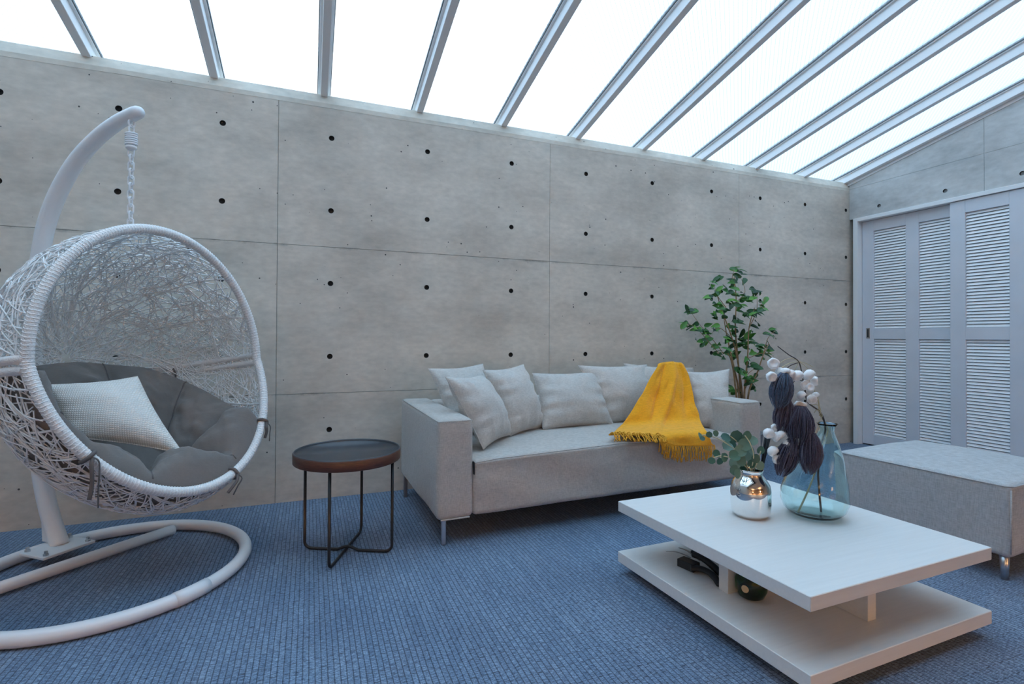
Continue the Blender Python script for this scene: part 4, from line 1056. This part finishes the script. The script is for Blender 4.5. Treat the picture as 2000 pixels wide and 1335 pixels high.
def blossom(p, r, d):
    V, F = lathe([(0, -.55), (.45, -.5), (.85, -.15), (1.0, .25), (.96, .62), (.80, .92), (.55, .80), (.2, .55), (0, .5)], 12)
    V = [Vector((v.x*(1+.07*math.sin(5*math.atan2(v.y, v.x))), v.y*(1+.07*math.sin(5*math.atan2(v.y, v.x))), v.z))*r for v in V]
    d = d.normalized(); s = d.orthogonal().normalized(); m = basis(p, s, d.cross(s), d)
    return obj('blossom', ([m @ v for v in V], F), 'petal', fs2, True)
for x, y, r in ((1510, 710, 11), (1505, 734, 10), (1520, 726, 10), (1522, 743, 10.5), (1533, 724, 9), (1541, 728, 9), (1554, 731, 11.5), (1578, 729, 11), (1588, 744, 9), (1573, 752, 9.5), (1581, 757, 8), (1563, 769, 8.5), (1583, 778, 9.5), (1591, 770, 7), (1558, 793, 10), (1566, 790, 8), (1500, 843, 10.5), (1515, 850, 10.5), (1524, 846, 8), (1534, 838, 8.5), (1512, 833, 7), (1507, 878, 10.5), (1534, 867, 9.5), (1527, 881, 9), (1516, 895, 9.5), (1531, 895, 9), (1538, 880, 8), (1524, 890, 8)):
    d = Vector((rnd.uniform(-.6, .6), -.7, rnd.uniform(-.9, .2)))
    b = blossom(G_(x, y, -.055+rnd.uniform(-.015, .02)), r/gs, d)
def tassel(x0, y0, x1, y1, w, dt, mat):
    a, b = G_(x0, y0, dt), G_(x1, y1, dt); ax = (b-a); L_ = ax.length; ax.normalize(); s = ax.orthogonal().normalized(); t_ = ax.cross(s); R_ = w/gs/2*.86
    parts = [tube([a+ax*L_*f for f in (.06, .25, .5, .75, .9)], lambda q: R_*(.15+.4*math.sin(math.pi*min(1, q*.8+.1))), 10)]
    tone = []
    nf0 = len(parts[0][1])
    for k in range(300):
        an = rnd.uniform(0, 2*math.pi); rr_ = R_*rnd.uniform(.6, 1.15); ln = rnd.uniform(.72, 1.14); tw = rnd.uniform(-.35, .35)
        pts = []
        for f in (0, .15, .35, .6, .82, 1.0):
            q = f*ln; rad = rr_*(math.sin(math.pi*min(1, .08+q*.74))**.8); pts.append(a+ax*(L_*q)+(s*math.cos(an+tw*q)+t_*math.sin(an+tw*q))*rad)
        parts.append(tube(pts, lambda q: .0017*(1-.6*q), 3, caps=False)); tone.append(rnd.random() < .3)
    o_ = obj('tassel', join(*parts), mat, fs, True); o_.data.materials.append(M['tassel_light'])
    per = 15; mi = [0]*len(o_.data.polygons)
    for k, tn in enumerate(tone):
        if tn:
            for i in range(nf0+k*per, nf0+(k+1)*per): mi[i] = 1
    o_.data.polygons.foreach_set('material_index', mi)
tassel(1533, 728, 1521, 790, 44, -.07, 'tassel_blue'); tassel(1537, 779, 1527, 838, 40, -.055, 'tassel_dark'); tassel(1564, 793, 1560, 862, 52, -.08, 'tassel_dark'); tassel(1584, 845, 1581, 916, 44, -.095, 'tassel_dark'); tassel(1548, 858, 1527, 921, 42, -.065, 'tassel_dark')

# ------------------------------------------------------------------ things on the lower shelf
SZL = .089
gc = at_z(1467, 1166, SZL); k_ = FOC/depth_of(gc)
gvp = [(0, SZL+.0005), (15/k_, SZL+.0006), (24/k_, SZL+.010), (29/k_, SZL+.032), (29.5/k_, SZL+.06), (25/k_, SZL+.085), (14/k_, SZL+.10), (13/k_, SZL+.112), (16/k_, SZL+.118)]
gin = [(max(0, r-.003), max(z, SZL+.008)) for r, z in reversed(gvp)]; gin[-1] = (0, SZL+.008)
gv2 = obj('green_vase', lathe(gvp+gin, 36, (gc.x, gc.y, 0)), 'glass_green', None, True)
tag(gv2, 'small dark green glass vase with a tan sticker on the lower shelf', 'vase')
to_c = Vector((CAM.x-gc.x, CAM.y-gc.y, 0)).normalized(); side = Vector((-to_c.y, to_c.x, 0))
dirn = (to_c*.93+side*-.36).normalized(); rr_ = 29.7/k_
lc = Vector((gc.x, gc.y, SZL+.047))
V = [lc+dirn*(rr_+.0004)]; rs = .0125; sd = Vector((-dirn.y, dirn.x, 0))
for i in range(24):
    a = 2*math.pi*i/24; u = rs*math.cos(a); ang = u/rr_
    V.append(lc+(dirn*math.cos(ang)+sd*math.sin(ang))*(rr_+.0004)+ZD*rs*math.sin(a))
obj('sticker', (V, [(0, 1+i, 1+(i+1) % 24) for i in range(24)]), 'tan_label', gv2)
# black case with strap
c0 = at_z(1322, 1105, SZL); c1 = at_z(1354, 1119, SZL); ud = (c1-c0); wl = ud.length; ud.normalize(); vd = Vector((-ud.y, ud.x, 0))
cm = basis(c0, ud, vd, ZD)
case = thing('black_case', (c0+c1)/2+vd*.02, 'small black box with a black strap on the lower shelf', 'case')
obj('case_body', bbox(0, wl, 0, .045, .0005, .031, .003, 2), 'plastic_black', case, mtx=cm)
st_pts = [at_z(x, y, SZL+h) for x, y, h in ((1348, 1108, .018), (1368, 1110, .020), (1386, 1118, .019), (1398, 1130, .015), (1405, 1142, .010))]
obj('strap', tube(spline(st_pts, 6), lambda s: .019*(1-.35*s), 10, flat=.55), 'plastic_black', case, True)
# black handled tool with metal blades, exact kind unclear
h0, h1 = at_z(1356, 1085, SZL+.035), at_z(1404, 1116, SZL+.02)
shr = thing('hand_tool', ((h0+h1)/2).xy.to_3d()+ZD*SZL, 'black handled tool with thin grey metal blades behind the black box', 'tool')
hv = (h1-h0).normalized()
obj('handle', tube(spline([h0+ZD*.006, h0+hv*.04+ZD*.012, h0+hv*.09+ZD*.008, h0+hv*.14-ZD*.002, h0+hv*.17-ZD*.008], 5), lambda s: .017-.004*s, 10, flat=.7), 'plastic_black', shr, True)
obj('handle', tube(spline([h0+Vector((.02, .03, .004)), h0+hv*.06+Vector((.012, .035, .006)), h0+hv*.15+Vector((.01, .04, -.010))], 6), .012, 10, flat=.7), 'plastic_black', shr, True)
for a, b, w in (((1301, 1076), (1340, 1084), .007), ((1326, 1069), (1362, 1088), .013)):
    p, q = at_z(*a, SZL+.026), at_z(*b, SZL+.030)
    obj('blade', tube(spline([p, (p+q)/2+ZD*.006, q, q+hv*.02], 6), lambda s: w*(.35+.65*s), 8, flat=.22), 'steel_dark', shr, True)
